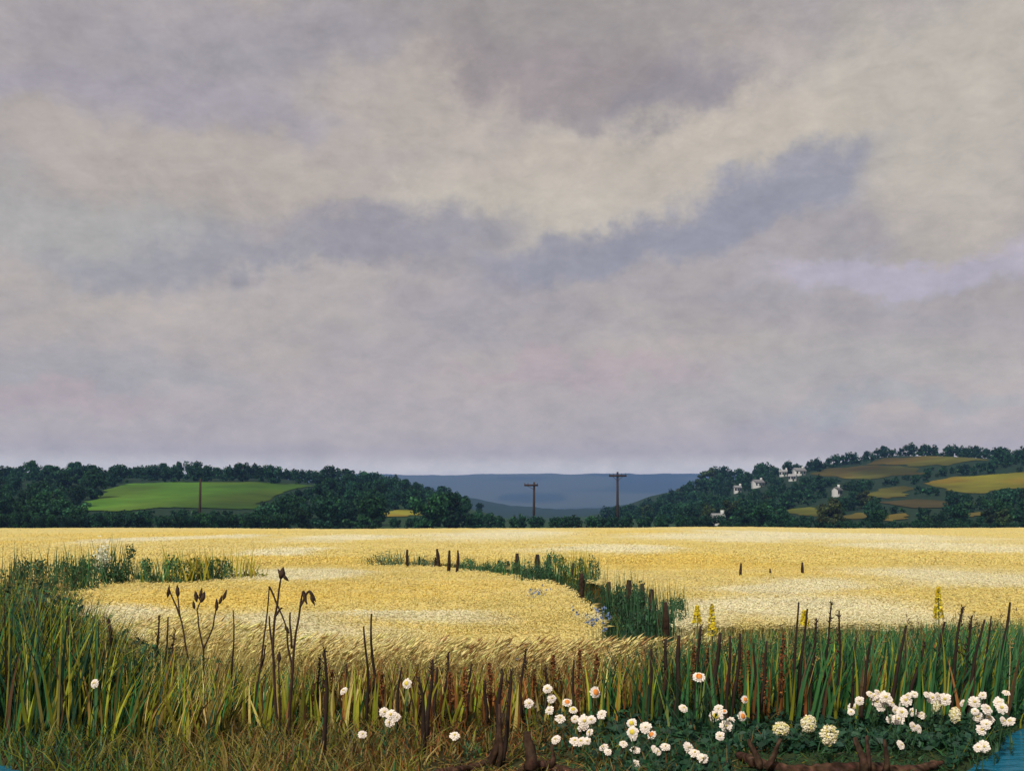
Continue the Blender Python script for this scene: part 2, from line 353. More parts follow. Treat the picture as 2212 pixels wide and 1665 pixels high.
# ------------------------------------------------------------------ pastures on the hills
def in_poly(px, py, poly):
    px = np.asarray(px, float); py = np.asarray(py, float); c = np.zeros(px.shape, bool); n = len(poly)
    for i in range(n):
        x1, y1 = poly[i]; x2, y2 = poly[(i + 1) % n]
        if y1 == y2: continue
        c ^= ((y1 > py) != (y2 > py)) & (px < (x2 - x1) * (py - y1) / (y2 - y1) + x1)
    return c
FIELDS = [
    ('left', [(112, 1107), (190, 1092), (225, 1062), (262, 1046), (400, 1042), (560, 1044), (640, 1046), (690, 1050), (640, 1058), (600, 1070), (570, 1088), (548, 1104), (400, 1101), (260, 1103)], (0.082, 0.195, 0.018), 'sloping bright green meadow on the wooded left hill'),
    ('left', [(815, 1112), (850, 1103), (910, 1102), (945, 1109), (890, 1117), (835, 1118)], (0.22, 0.21, 0.025), 'small yellow green strip low in the dark wood'),
    ('right', [(1745, 1026), (1790, 1012), (1860, 1006), (1985, 1012), (1995, 1024), (1930, 1030), (1880, 1037), (1830, 1034), (1790, 1030)], (0.13, 0.125, 0.022), 'olive field beside the white houses on the right hill'),
    ('right', [(1865, 1004), (1910, 990), (1990, 986), (2110, 990), (2150, 995), (2050, 1006), (1980, 1009)], (0.14, 0.125, 0.020), 'brownish field along the top of the right hill'),
    ('right', [(1988, 1046), (2060, 1030), (2150, 1023), (2240, 1018), (2240, 1050), (2170, 1056), (2130, 1066), (2090, 1066), (2040, 1058)], (0.26, 0.22, 0.022), 'large yellow olive field at the edge of the right hill'),
    ('right', [(1868, 1072), (1890, 1056), (1945, 1049), (1972, 1056), (1960, 1072), (1920, 1077)], (0.16, 0.14, 0.022), 'small olive clearing between dark woods on the right hill'),
    ('right', [(1676, 1106), (1720, 1097), (1770, 1099), (1790, 1106), (1765, 1116), (1720, 1113)], (0.22, 0.21, 0.03), 'pale yellow green paddock low on the right hill'),
    ('right', [(1806, 1118), (1850, 1109), (1890, 1113), (1870, 1121), (1830, 1122)], (0.22, 0.16, 0.03), 'thin tan strip field low on the right hill'),
    ('right', [(1900, 1116), (1945, 1109), (1985, 1114), (1970, 1125), (1925, 1127)], (0.25, 0.17, 0.03), 'tan orange strip field nearest the crop on the right hill'),
    ('right', [(1900, 1086), (1960, 1078), (2060, 1084), (2040, 1097), (1960, 1096)], (0.085, 0.062, 0.02), 'dull brown field in the dark woods of the right hill'),
    ('right', [(2060, 1112), (2110, 1106), (2140, 1112), (2100, 1118)], (0.18, 0.13, 0.03), 'tiny tan field low at the right end of the hill'),
]
def build_fields():
    for side, poly, col, label in FIELDS:
        W = [hit(px, py, 0, 215, 1000) for px, py in poly]
        wx = np.array([p[0] for p in W]); wy = np.array([p[1] for p in W])
        # fine grid in ground coordinates, kept where it lies inside the outline
        nx, ny = 90, 70
        gx = np.linspace(wx.min(), wx.max(), nx); gy = np.linspace(wy.min(), wy.max(), ny)
        X, Y = np.meshgrid(gx, gy); jx = X + (vnoise(X, Y, 9, 31) - .5) * 5; jy = Y + (vnoise(X, Y, 9, 32) - .5) * 12
        keep = in_poly(jx, jy, W)
        Z = terrain(X, Y) + 0.22
        i = np.arange(ny - 1)[:, None] * nx + np.arange(nx - 1)[None, :]
        k = keep[:-1, :-1] & keep[1:, :-1] & keep[:-1, 1:] & keep[1:, 1:]
        Q = np.stack([i, i + 1, i + nx + 1, i + nx], -1)[k]
        if len(Q) == 0: continue
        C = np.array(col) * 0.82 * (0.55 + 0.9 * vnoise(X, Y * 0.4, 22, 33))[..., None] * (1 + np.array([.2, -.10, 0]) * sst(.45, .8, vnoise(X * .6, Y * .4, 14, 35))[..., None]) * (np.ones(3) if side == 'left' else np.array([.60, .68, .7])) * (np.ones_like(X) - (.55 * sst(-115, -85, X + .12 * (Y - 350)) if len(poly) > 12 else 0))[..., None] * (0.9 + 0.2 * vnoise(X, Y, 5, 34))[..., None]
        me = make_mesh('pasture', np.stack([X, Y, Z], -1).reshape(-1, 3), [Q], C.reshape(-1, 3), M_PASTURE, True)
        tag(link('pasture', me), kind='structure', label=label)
build_fields()

# ------------------------------------------------------------------ trees
def crown_geo(mb, c, rad, lobes, nleaf, size, col, top):
    """a clumpy crown of leaf-sized faces round (0,0,c)"""
    L = R.normal(size=(lobes, 3)); L /= np.linalg.norm(L, axis=1, keepdims=True); L *= (0.35 + 0.5 * R.random((lobes, 1)))
    L *= np.array(rad); L[:, 2] += c; lr = (0.30 + 0.25 * R.random(lobes)) * min(rad)
    k = R.integers(0, lobes, nleaf); d = R.normal(size=(nleaf, 3)); d /= np.linalg.norm(d, axis=1, keepdims=True)
    P = L[k] + d * (lr[k] * (0.55 + 0.5 * R.random(nleaf)))[:, None]
    V, Q = leaves(P, size * (0.6 + 0.8 * R.random(nleaf)), 0.7, d, 0.7)
    cc = np.array(col) * (1 - (R.random(nleaf) < 0.35)[:, None]) + np.array(top) * (R.random(nleaf) < 0.35)[:, None]
    cc = np.where((R.random(nleaf) < 0.3)[:, None], np.array(top), np.array(col))
    cl = 0.75 + 0.5 * R.random(lobes)
    C = vary(cc * cl[k][:, None], nleaf, 0.2, 0.08)
    mb.add(V, Q, np.repeat(C, 4, 0))
def trunk_geo(mb, h, r, c, rad, limbs=5):
    V, Q = tube([(0, 0, -0.4), (0.05, 0, h * 0.3), (-0.05, 0.08, h * 0.62), (0, 0, h)], [r * 1.3, r, r * 0.75, r * 0.25], 7, 0.2); mb.add(V, Q, (0.035, 0.026, 0.018))
    for q in range(limbs):
        a = q * 6.283 / limbs + R.random(); s = h * (0.45 + 0.3 * R.random())
        e = np.array([math.cos(a) * rad[0] * 0.7, math.sin(a) * rad[1] * 0.7, c + rad[2] * (0.5 * R.random() - 0.1)])
        V, Q = tube([(0, 0, s), (e[0] * 0.45, e[1] * 0.45, s + (e[2] - s) * 0.4), e], [r * 0.5, r * 0.35, r * 0.1], 5); mb.add(V, Q, (0.035, 0.026, 0.018))
DK = (0.009, 0.040, 0.018); DK2 = (0.023, 0.084, 0.034); OL = (0.030, 0.050, 0.018); OL2 = (0.055, 0.085, 0.028)
TREES = []
for rad, c, lob, cols in [((3.6, 3.4, 3.0), 5.0, 15, (DK, DK2)), ((4.2, 3.8, 2.6), 4.6, 18, (DK, DK2)), ((2.8, 2.8, 3.6), 5.2, 13, (DK, DK2)),
                          ((4.6, 4.2, 3.0), 4.8, 20, (DK, DK2)), ((3.4, 3.2, 2.4), 4.0, 14, (OL, OL2)), ((3.0, 3.0, 2.8), 4.4, 13, (DK, DK2))]:
    cb, tb = MB(), MB()
    crown_geo(cb, c, rad, lob, 1300, 0.62, *cols); crown_geo(cb, 1.35, (rad[0] * .95, rad[1] * .95, 1.5), 14, 1000, 0.6, *cols)
    trunk_geo(tb, c + rad[2] * .5, 0.26, c, rad)
    TREES.append((cb, tb, c + rad[2] * 1.15, rad[0]))
TM = [(cb.mesh('crown', M_TREE), tb.mesh('trunk', M_BARK)) for cb, tb, _, _ in TREES]
def tree(k, x, y, h, label, group):
    s = h / TREES[k][2]; o = empty('tree', (x, y, tz(x, y)), R.random() * 6.28, (s * (0.9 + 0.25 * R.random()), s, s))
    link('crown', TM[k][0], o); link('trunk', TM[k][1], o); tag(o, label, 'tree', group); return o

HOUSES = [(1637, 1048, 9.5, 0.5, 'white cottage alone in the middle of the dark hillside wood'), (1692, 1024, 6.5, -0.3, 'small white house, left of the pair under the hilltop'),
          (1726, 1022, 10.5, 0.35, 'long white farmhouse beside the olive field under the hilltop'), (1593, 1059, 5.5, 0.2, 'tiny white cottage, lowest left of the hillside houses'),
          (1712, 1034, 6.0, -0.5, 'little white house just below the long farmhouse'), (1808, 1067, 7.5, 0.9, 'white house standing alone right of the others in the wood'),
          (1550, 1130, 5.5, 0.2, 'low white shed at the foot of the right hill')]
HPOS = []
for (px, py, w, rz, lab) in HOUSES: HPOS.append(hit(px, py + 5, 0, 215, 1000))

def build_trees():
    spots = []
    def ok(x, y, h, rc):
        px, pt = px_of(x, y, tz(x, y) + h * 0.97); _, pb = px_of(x, y, tz(x, y)); hw = F * rc / y
        for side, poly, col, _ in FIELDS:
            xs = np.linspace(px - hw * 0.75, px + hw * 0.75, 5); yy = np.linspace(pt + 2, pb, 6); XX, YY = np.meshgrid(xs, yy)
            if in_poly(XX, YY, poly).mean() > 0.10: return False
        for (hx, hy), (qx, qy, w, _, _) in zip(HPOS, HOUSES):
            if abs(px - qx) < hw + F * w * 0.5 / hy and pt < qy + 5 and pb > qy - 3 and y < hy + 4: return False
        return True
    def fill(x0f, x1f, yr, hr, side):
        for y in yr:
            x = x0f(y)
            while x < x1f(y):
                xx = x + R.normal() * 1.5; yy = y + R.normal() * 6; h = hr[0] + (hr[1] - hr[0]) * R.random()
                h *= 0.7 if (side == 'left' and y > 440) else 1.0
                x += 4.2 + 2.2 * R.random() + y * 0.002
                for _ in range(6):
                    if ok(xx, yy, h, h * 0.42): spots.append((xx, yy, h, side)); break
                    h *= 0.74
                    if h < 1.5: break
    fill(lambda y: -0.51 * y, lambda y: -14 - (y - 225) * 0.02, [222, 236, 252, 272, 296, 322, 350, 380, 412, 446, 462, 476, 490], (5.5, 8.5), 'left')
    fill(lambda y: 52 + (600 - y) * 0.0, lambda y: 0.51 * y, [224, 240, 262, 284, 306, 328, 350, 372, 394, 416, 438, 460, 482, 504, 526, 548, 570, 590, 606], (4.0, 7.5), 'right')
    # crowns that break the skyline on the ridge: (picture x, top y)
    sky_l = [(12, 1006), (40, 1003), (75, 999), (105, 1003), (130, 1008), (165, 996), (200, 1003), (235, 1016), (270, 1012), (300, 1006), (325, 1003), (352, 999), (385, 990), (415, 992), (445, 999), (475, 1006), (518, 993), (546, 998), (575, 1010), (605, 1016), (635, 1012), (662, 1012), (690, 1010), (720, 1002), (750, 1011), (785, 1013), (815, 1016), (845, 1022), (872, 1030), (900, 1040), (925, 1050), (950, 1058), (978, 1062), (1005, 1072), (1035, 1084)]
    sky_r = [(1430, 1082), (1450, 1066), (1472, 1050), (1495, 1036), (1515, 1024), (1535, 1008), (1555, 1003), (1580, 1016), (1610, 1016), (1645, 1013), (1680, 1012)]
    for side, lst in (('left', sky_l), ('right', sky_r)):
        for q, (px, top) in enumerate(lst):
            y = (484 if side == 'left' else 612) + R.normal() * 3; x = (px - CX) / F * y; ztop = CAMZ + (HY - top) / F * y; h = ztop - tz(x, y)
            lb = ('crown on the %s hill skyline, %s from the left' % (side, ORD[q])) if side == 'left' else ('crown on the left slope of the right hill skyline, %s from the gap' % ORD[q])
            spots.append((x, y, float(np.clip(h, 3.0, 13)), lb))
    q = 0
    for px in np.arange(1700, 2250, 6):                                   # hedge along the crest of the right hill
        top = np.interp(px, [1700, 1790, 1850, 1935, 1950, 2010, 2100, 2150, 2195, 2250], [1010, 1000, 986, 968, 977, 980, 988, 985, 977, 980]) + abs(R.normal()) * 3
        y = 604 + R.normal() * 3; x = (px + R.normal() * 3 - CX) / F * y; h = CAMZ + (HY - top) / F * y - tz(x, y); spots.append((x, y, float(np.clip(h, 1.2, 5)), 'crest'))
    # low trees and thorn bushes along the valley, at the far side of the crop
    for px in np.arange(960, 1560, 13):
        y = 214 + R.random() * 40; x = (px + R.normal() * 5 - CX) / F * y
        top = 1112 + R.normal() * 2.5 - 6 * (px < 1060) + 3 * (1180 < px < 1420); h = CAMZ + (HY - top) / F * y - tz(x, y)
        spots.append((x, y, h, 'valley'))
    for px in np.arange(0, 620, 12):
        y = 210 + R.random() * 10; x = (px + R.normal() * 5 - CX) / F * y
        top = 1108 + R.normal() * 2; h = CAMZ + (HY - top) / F * y - tz(x, y); spots.append((x, y, h, 'front'))
    for px in np.arange(1560, 2230, 12):
        y = 210 + R.random() * 8; x = (px + R.normal() * 5 - CX) / F * y
        h = CAMZ + (HY - (1126 + R.normal() * 2.5)) / F * y - tz(x, y); spots.append((x, y, h, 'front2'))
    scrub = []; keep_n = len(spots)
    fill(lambda y: 52, lambda y: 0.51 * y, list(range(250, 600, 15)), (1.6, 3.2), 'right'); fill(lambda y: -0.51 * y, lambda y: -14, list(range(240, 480, 20)), (1.6, 3.0), 'left')
    scrub = spots[keep_n:]; del spots[keep_n:]
    spots.sort(key=lambda s: -s[2] / s[1] - (0.05 if s[3] not in ('left', 'right', 'valley', 'front', 'front2', 'crest') else 0))
    lab = {'left': ('dark broadleaf tree in the wood on the left hill', 'trees of the left hill wood'), 'right': ('dark broadleaf tree in the woods on the right hill', 'trees of the right hill woods'),
           'valley': ('low dark tree in the valley gap beyond the crop', 'low trees across the valley gap'), 'front': ('dark hedge tree between the crop and the green meadow', 'hedge trees below the meadow'),
           'crest': ('small hedge tree along the crest of the right hill', 'hedge along the right hill crest'), 'front2': ('low dark hedge tree at the foot of the right hill', 'hedge trees at the foot of the right hill')}
    def where(x, y, side):
        px = CX + F * x / y
        if side == 'left': return ('dark broadleaf tree in the wood ' + ('left of the bright meadow' if px < 200 else 'behind the bright meadow' if px < 560 else 'between the bright meadow and the gap'), 'trees of the left hill wood')
        if side == 'right': return ('dark broadleaf tree ' + ('on the slope between the gap and the white houses' if px < 1600 else 'in the wood around the white houses' if px < 1850 else 'among the olive fields of the right hill'), 'trees of the right hill woods')
        return lab[side] if side in lab else ('dark tree ' + side, 'skyline trees of the two hills')
    mb = MB(); n = 0
    tmpl = []
    for _ in range(4):
        t = MB(); crown_geo(t, 4.6, (3.7, 3.5, 2.9), 12, 420, 0.95, DK, DK2); crown_geo(t, 1.4, (3.5, 3.3, 1.5), 9, 240, 0.9, DK, DK2); tmpl.append((np.concatenate(t.V), np.concatenate(t.C)))
    for x, y, h, side in spots:
        if n < 290:
            k = int(R.integers(0, 6)) if 'right' in side else int(R.choice([0, 1, 2, 3, 5]))
            tree(k, x, y, h, *where(x, y, side)); n += 1
        else:
            V, C = tmpl[int(R.integers(0, 4))]; a = R.random() * 6.28; s = h / 7.6; ca, sa = math.cos(a) * s, math.sin(a) * s
            W = np.stack([V[:, 0] * ca - V[:, 1] * sa + x, V[:, 0] * sa + V[:, 1] * ca + y, V[:, 2] * s + tz(x, y)], -1)
            mb.add(W, [np.arange(len(V)).reshape(-1, 4)], C * (0.7 + 0.6 * R.random()))
    small = []
    for _ in range(4):
        t = MB(); crown_geo(t, 3.6, (4.2, 4.0, 3.4), 9, 150, 1.7, DK, DK2); small.append((np.concatenate(t.V), np.concatenate(t.C)))
    for x, y, h, side in scrub:
        V, C = small[int(R.integers(0, 4))]; s = h / 7.4; W = np.stack([V[:, 0] * s * 1.3 + x, V[:, 1] * s + y, V[:, 2] * s + tz(x, y)], -1)
        mb.add(W, [np.arange(len(V)).reshape(-1, 4)], C * (np.array([1.3, 1.0, .8]) if R.random() < .3 else 1) * (0.6 + 0.7 * R.random()))
    print('trees', n, 'of', len(spots), 'scrub', len(scrub))
    if mb.n: tag(link('woodland', mb.mesh('woodland', M_WOODS)), 'dark green wood massed over both hillsides behind the crop', 'woodland', kind='stuff')
build_trees()

# ------------------------------------------------------------------ houses on the right hill
def box(mb, x0, x1, y0, y1, z0, z1, c):
    V = [(x, y, z) for z in (z0, z1) for y in (y0, y1) for x in (x0, x1)]
    mb.add(V, [np.array([[0, 1, 3, 2][::-1], [4, 5, 7, 6], [0, 1, 5, 4], [2, 6, 7, 3], [0, 4, 6, 2], [1, 3, 7, 5]])], c)
def house(x, y, w, rz, label):
    w = w * .58; d = w * 0.55; h = 2.5; o = empty('white_house', (x, y, tz(x, y) + 0.1), rz); tag(o, label, 'house', 'white houses on the right hill')
    white = (0.52, 0.52, 0.51); mb = MB()
    V = [(-w / 2, -d / 2, -1.5), (w / 2, -d / 2, -1.5), (w / 2, d / 2, -1.5), (-w / 2, d / 2, -1.5), (-w / 2, -d / 2, h), (w / 2, -d / 2, h), (w / 2, d / 2, h), (-w / 2, d / 2, h), (-w / 2, 0, h + d * .38), (w / 2, 0, h + d * .38)]
    mb.add(V, [np.array([[0, 1, 5, 4], [2, 3, 7, 6]]), np.array([[1, 2, 6, 9, 5], [3, 0, 4, 8, 7]])], white); link('wall', mb.mesh('wall', M_PAINT), o)
    mb = MB(); e = 0.3; rc = (0.34, 0.34, 0.35); zr = h + d * .38
    for s in (-1, 1):
        V = [(-w / 2 - e, s * (d / 2 + e), h - e * .76), (w / 2 + e, s * (d / 2 + e), h - e * .76), (w / 2 + e, 0, zr), (-w / 2 - e, 0, zr)]
        V += [(a, b, c + 0.16) for a, b, c in V]
        mb.add(V, [np.array([[0, 1, 2, 3], [4, 5, 6, 7], [0, 1, 5, 4], [0, 3, 7, 4], [1, 2, 6, 5]])], rc)
    rf = link('roof', mb.mesh('roof', M_PAINT), o)
    mb = MB(); box(mb, w * .3, w * .3 + 0.8, -.4, .4, zr - .7, zr + 1.0, white); link('chimney', mb.mesh('chimney', M_PAINT), rf)
    for q in np.linspace(-w * .36, w * .36, 4 if w > 8 else 3):
        mb = MB(); box(mb, q - .45, q + .45, -d / 2 - .06, -d / 2 + .05, .9, 2.1, (0.03, 0.035, 0.04)); link('window', mb.mesh('window', M_PAINT), o)
    mb = MB(); box(mb, w * .12 - .45 + .25, w * .12 + .45 + .25, -d / 2 - .05, -d / 2 + .05, 0, 2.0, (0.06, 0.10, 0.08)); link('door', mb.mesh('door', M_PAINT), o)
for (hx, hy), (px, py, w, rz, lab) in zip(HPOS, HOUSES): house(hx, hy, w, rz, lab)

# ------------------------------------------------------------------ telegraph poles
def telegraph_pole(px, top, d, arm, label, tilt=0.0, off=0.0):
    x = (px - CX) / F * d; z0 = tz(x, d); h = CAMZ + (HY - top) / F * d - z0
    o = empty('telegraph_pole', (x, d, z0)); tag(o, label, 'telegraph pole', 'telegraph poles beyond the crop')
    o.rotation_euler = (0, tilt, 0); br = (0.045, 0.028, 0.02); mb = MB()
    r = 0.27 * d / 230
    V, Q = tube([(0, 0, -0.5), (0, 0, h * .5), (0, 0, h)], [r * 1.1, r, r * .8], 10); mb.add(V, Q, br); link('pole', mb.mesh('pole', M_BARK), o)
    if arm:
        mb = MB(); a = arm * d / F / 2; box(mb, -a + off, a + off, -r - .2, -r + .02, h * .93 - .22, h * .93 + .22, br); c = link('crossarm', mb.mesh('crossarm', M_BARK), o)
        for q in (-.9, -.45, .45, .9):
            mb = MB(); V, Q = tube([(q * a + off, -r - .09, h * .93 + .22), (q * a + off, -r - .09, h * .93 + .36), (q * a + off, -r - .09, h * .93 + .55)], [.05, .12, .08], 6); mb.add(V, Q, (0.10, 0.09, 0.08)); link('insulator', mb.mesh('insulator', M_PAINT), c)
        for s in (-1, 1):
            mb = MB(); V, Q = tube([(s * a * .55 + off, -r - .1, h * .93 - .2), (0, -r - .02, h * .84)], [.05, .05], 5); mb.add(V, Q, br); link('brace', mb.mesh('brace', M_BARK), o)
telegraph_pole(1334, 1019, 256, 38, 'tall telegraph pole with level crossarm, right of the two in the gap')
telegraph_pole(1153, 1041, 258, 30, 'shorter telegraph pole with lopsided crossarm, left of the two in the gap', 0.01, -0.75)
telegraph_pole(431, 1034, 233, 0, 'bare pole without crossarm standing before the green meadow', 0.02)

# ------------------------------------------------------------------ the crop
DITCH = np.array([hit(px, py, 0.7) for px, py in [(790, 1208), (900, 1212), (1000, 1219), (1100, 1230), (1200, 1243), (1262, 1262), (1312, 1290), (1370, 1325), (1440, 1378), (1470, 1420)]])
DW = np.array([0.3, 0.45, 0.55, 0.6, 0.6, 0.4, 0.35, 0.55, 0.6, 0.6])
def ditch_dist(x, y):
    x = np.asarray(x, float); y = np.asarray(y, float); best = np.full(x.shape, 9.0)
    for i in range(len(DITCH) - 1):
        a, b = DITCH[i], DITCH[i + 1]; ab = b - a; t = np.clip(((x - a[0]) * ab[0] + (y - a[1]) * ab[1]) / (ab @ ab), 0, 1)
        dd = np.hypot(x - a[0] - t * ab[0], y - a[1] - t * ab[1]) / (DW[i] + t * (DW[i + 1] - DW[i])); best = np.minimum(best, dd)
    return best
PALE = [(300, 1166, 130, 12), (700, 1162, 170, 9), (630, 1189, 120, 9), (690, 1234, 150, 11), (1060, 1158, 260, 13), (1280, 1182, 180, 10), (1600, 1160, 260, 9), (1900, 1160, 330, 14), (2100, 1180, 260, 16), (1700, 1262, 230, 22),
        (1850, 1300, 330, 30), (2050, 1240, 260, 26), (1560, 1315, 130, 16), (460, 1320, 190, 26), (760, 1340, 260, 30), (1100, 1330, 220, 22)]
DEEP = [(420, 1150, 320, 7), (820, 1205, 330, 9), (1450, 1215, 260, 24), (1700, 1225, 200, 10), (1320, 1150, 260, 5), (520, 1205, 220, 8), (900, 1265, 360, 22), (130, 1165, 160, 14), (600, 1285, 300, 18), (2000, 1140, 300, 4)]
def blotch(spec):
    out = []
    for px, py, rx, ry in spec:
        x, y = hit(px, py, 0.7); y2 = hit(px, max(py - ry, 1142.5), 0.7)[1]; y1 = hit(px, py + ry, 0.7)[1]
        out.append((x, y, rx / F * y, max((y2 - y1) / 2, 0.4), (y1 + y2) / 2))
    return out
BP, BD = blotch(PALE), blotch(DEEP)
def straw_col(x, y):
    gold = np.array([0.80, 0.665, 0.245]); pale = np.array([0.87, 0.805, 0.53]); deep = np.array([0.82, 0.635, 0.17])
    wx = x + (vnoise(x, y, 2.5, 11) - .5) * 2.0 + (vnoise(x, y, 11, 12) - .5) * 5; wy = y + (vnoise(x, y, 3, 13) - .5) * .12 * y + (vnoise(x, y, 14, 14) - .5) * 0.12 * y
    fp = np.zeros(np.shape(x)); fd = np.zeros(np.shape(x))
    for bx, by, rx, ry, yc in BP: fp = np.maximum(fp, sst(1.2, 0.45, np.hypot((wx - bx) / rx, (wy - yc) / ry)))
    for bx, by, rx, ry, yc in BD: fd = np.maximum(fd, sst(1.2, 0.45, np.hypot((wx - bx) / rx, (wy - yc) / ry)))
    st = vnoise(x * 0.25, y, 1.1, 15) * 0.5 + vnoise(x * 0.2, y, 4.0, 16) * 0.5
    fp = np.clip(fp * 1.0 + 0.5 * (st - 0.5), 0, 1)[..., None]; fd = np.clip(fd * 0.8 + 0.4 * (0.5 - st), 0, 1)[..., None]
    c = gold * (1 - fd) + deep * fd; c = c * (1 - fp) + pale * fp
    return c * (0.92 + 0.16 * vnoise(x, y, 0.5, 17))[..., None]
SHRUB_GAPS = []
def crop_mask(x, y):
    edge = YF(x) + 0.5 * (vnoise(x, y, 0.8, 18) - .5)
    k = (y > edge) & (y < 201 + 1.5 * (vnoise(x, x * 0, 6, 19) - .5)) & (ditch_dist(x, y) > 1 + 0.35 * (vnoise(x, y, 0.9, 20) - .5))
    for sx, sy, sr in SHRUB_GAPS: k &= (np.hypot(x - sx, y - sy) > sr)
    return k
def crop_h(x, y): return 0.70 + 0.05 * (vnoise(x, y, 1.6, 21) - .5) + 0.10 * (vnoise(x, y, 7, 22) - .5) * sst(14, 30, y)
def build_crop():
    mb = MB()
    # closed canopy of the crop, below the ears
    ys = np.geomspace(12.9, 202, 420); us = np.linspace(-0.75, 0.75, 420); Y = np.repeat(ys[:, None], 420, 1); X = us[None, :] * (Y + 2)
    hh = crop_h(X, Y); dens = 0.05 + 0.0012 * Y
    Z = terrain(X, Y) + hh - 0.085 * sst(160, 30, Y) + (R.random(X.shape) - .5) * np.minimum(dens * .6, 0.10)
    k = crop_mask(X, Y - 0.5) & crop_mask(X, Y); i = np.arange(419)[:, None] * 420 + np.arange(419)[None, :]
    kk = k[:-1, :-1] & k[1:, :-1] & k[:-1, 1:] & k[1:, 1:]
    edge = k & ~(np.pad(k, 1, constant_values=True)[:-2, 1:-1])             # drop the front rim to the soil
    Q = np.stack([i, i + 1, i + 421, i + 420], -1)[kk]
    C = straw_col(X, Y) * (0.9 + 0.2 * R.random(X.shape))[..., None]
    mb.add(np.stack([X, Y, Z], -1).reshape(-1, 3), [Q], C.reshape(-1, 3))
    def scatter(n, y0, y1, pw):
        y = (y0 ** pw + (y1 ** pw - y0 ** pw) * R.random(n)) ** (1 / pw); x = (R.random(n) * 2 - 1) * 0.56 * (y + 1.5); k = crop_mask(x, y); return x[k], y[k]
    # standing ears
    for n, y0, y1, pw, ln, w, stalk in [(30000, 12.3, 18, 1.6, .11, .010, True), (90000, 15, 42, 1.0, .13, .014, False), (80000, 38, 110, 1.1, .20, .035, False), (50000, 100, 201, 1.2, .30, .07, False)]:
        x, y = scatter(n, y0, y1, pw); m = len(x); z = terrain(x, y); h = crop_h(x, y) * (0.93 + 0.09 * R.random(m)) - (0.06 if not stalk else 0.02)
        top = np.stack([x, y, z + h], -1); th = vnoise(x, y, 4.5, 51) * 6.5 - 2.2; a = R.normal(size=(m, 2)) * 0.6 + 0.5 * np.stack([np.cos(th), np.sin(th)], -1); le = ln * (0.7 + 0.6 * R.random(m))
        tip = top + np.stack([a[:, 0] * le, a[:, 1] * le, le * (0.55 - 0.25 * np.hypot(a[:, 0], a[:, 1]))], -1)
        V, T = ears(top, tip, w * (0.7 + 0.6 * R.random(m))); C = vary(straw_col(x, y), m, 0.06, 0.025); mb.add(V, T, np.repeat(C, 5, 0))
        if stalk:
            b = np.stack([x + R.normal(size=m) * .02, y + R.normal(size=m) * .02, z], -1)
            V, Qs = blades(b, h, np.full(m, 0.009), np.stack([x - b[:, 0], y - b[:, 1]], -1), np.zeros((m, 2)), 2, power=6.0)
            mb.add(V, Qs, np.repeat(C * np.array([0.85, 0.88, 0.8]), 6, 0))
            j = R.random(m) < 0.5; mm = int(j.sum())                       # flag leaves, drooping
            lb = np.stack([x[j], y[j], z[j] + h[j] * (0.4 + 0.35 * R.random(mm))], -1)
            V, Qs = blades(lb, 0.16 * np.ones(mm), np.full(mm, 0.013), R.normal(size=(mm, 2)) * .06, R.normal(size=(mm, 2)) * .12, 3); mb.add(V, Qs, np.repeat(C[j] * np.array([0.9, 0.92, 0.75]), 8, 0))
    o = link('wheat_crop', mb.mesh('wheat_crop', M_WHEAT)); tag(o, 'ripe golden wheat filling the wide field up to the hills', 'wheat', kind='stuff')

# ------------------------------------------------------------------ shrubs in and round the field
def shrub_mesh(col, top, n=1500, leaf=0.055, lobes=12):
    f, s = MB(), MB()
    for q in range(9):
        a = R.random() * 6.28; r = 0.2 + 0.32 * R.random(); hh = 0.55 + 0.4 * R.random()
        V, Q = tube([(0.05 * math.cos(a), 0.05 * math.sin(a), -0.05), (r * .4 * math.cos(a), r * .4 * math.sin(a), hh * .5), (r * math.cos(a), r * math.sin(a), hh)], [.014, .010, .004], 5); s.add(V, Q, (0.05, 0.035, 0.02))
    L = R.random((lobes, 3)) * np.array([1.0, 1.0, .75]) - np.array([.5, .5, -.12]); lr = 0.13 + 0.13 * R.random(lobes)
    k = R.integers(0, lobes, n); d = R.normal(size=(n, 3)); d /= np.linalg.norm(d, axis=1, keepdims=True); P = L[k] + d * (lr[k] * (.4 + .7 * R.random(n)))[:, None]
    P[:, 2] = np.abs(P[:, 2])
    V, Q = leaves(P, leaf * (0.6 + R.random(n)), .5, d, .9); C = vary(np.where(R.random((n, 1)) < .35, np.array(top), np.array(col)), n, .22, .1); f.add(V, Q, np.repeat(C, 4, 0))
    m = 70; b = np.stack([R.normal(size=m) * .28, R.normal(size=m) * .28, .3 + .3 * R.random(m)], -1)     # spiky upright shoots break the outline
    V, Q = blades(b, .3 + .38 * R.random(m), np.full(m, .028), R.normal(size=(m, 2)) * .08, R.normal(size=(m, 2)) * .05, 3); f.add(V, Q, np.repeat(vary(top, m), 8, 0))
    return f.mesh('foliage', M_LEAF), s.mesh('stem', M_BARK)
G1, G2 = (0.022, 0.062, 0.030), (0.045, 0.115, 0.05); YG1, YG2 = (0.13, 0.17, 0.022), (0.36, 0.34, 0.035); PG1, PG2 = (0.07, 0.15, 0.07), (0.16, 0.24, 0.12); MG1, MG2 = (0.035, 0.10, 0.045), (0.07, 0.18, 0.07)
SHM = {'dark': [shrub_mesh(G1, G2) for _ in range(3)], 'yellow': [shrub_mesh(YG1, YG2) for _ in range(2)], 'pale': [shrub_mesh(PG1, PG2, 700) for _ in range(2)], 'mid': [shrub_mesh(MG1, MG2) for _ in range(3)]}
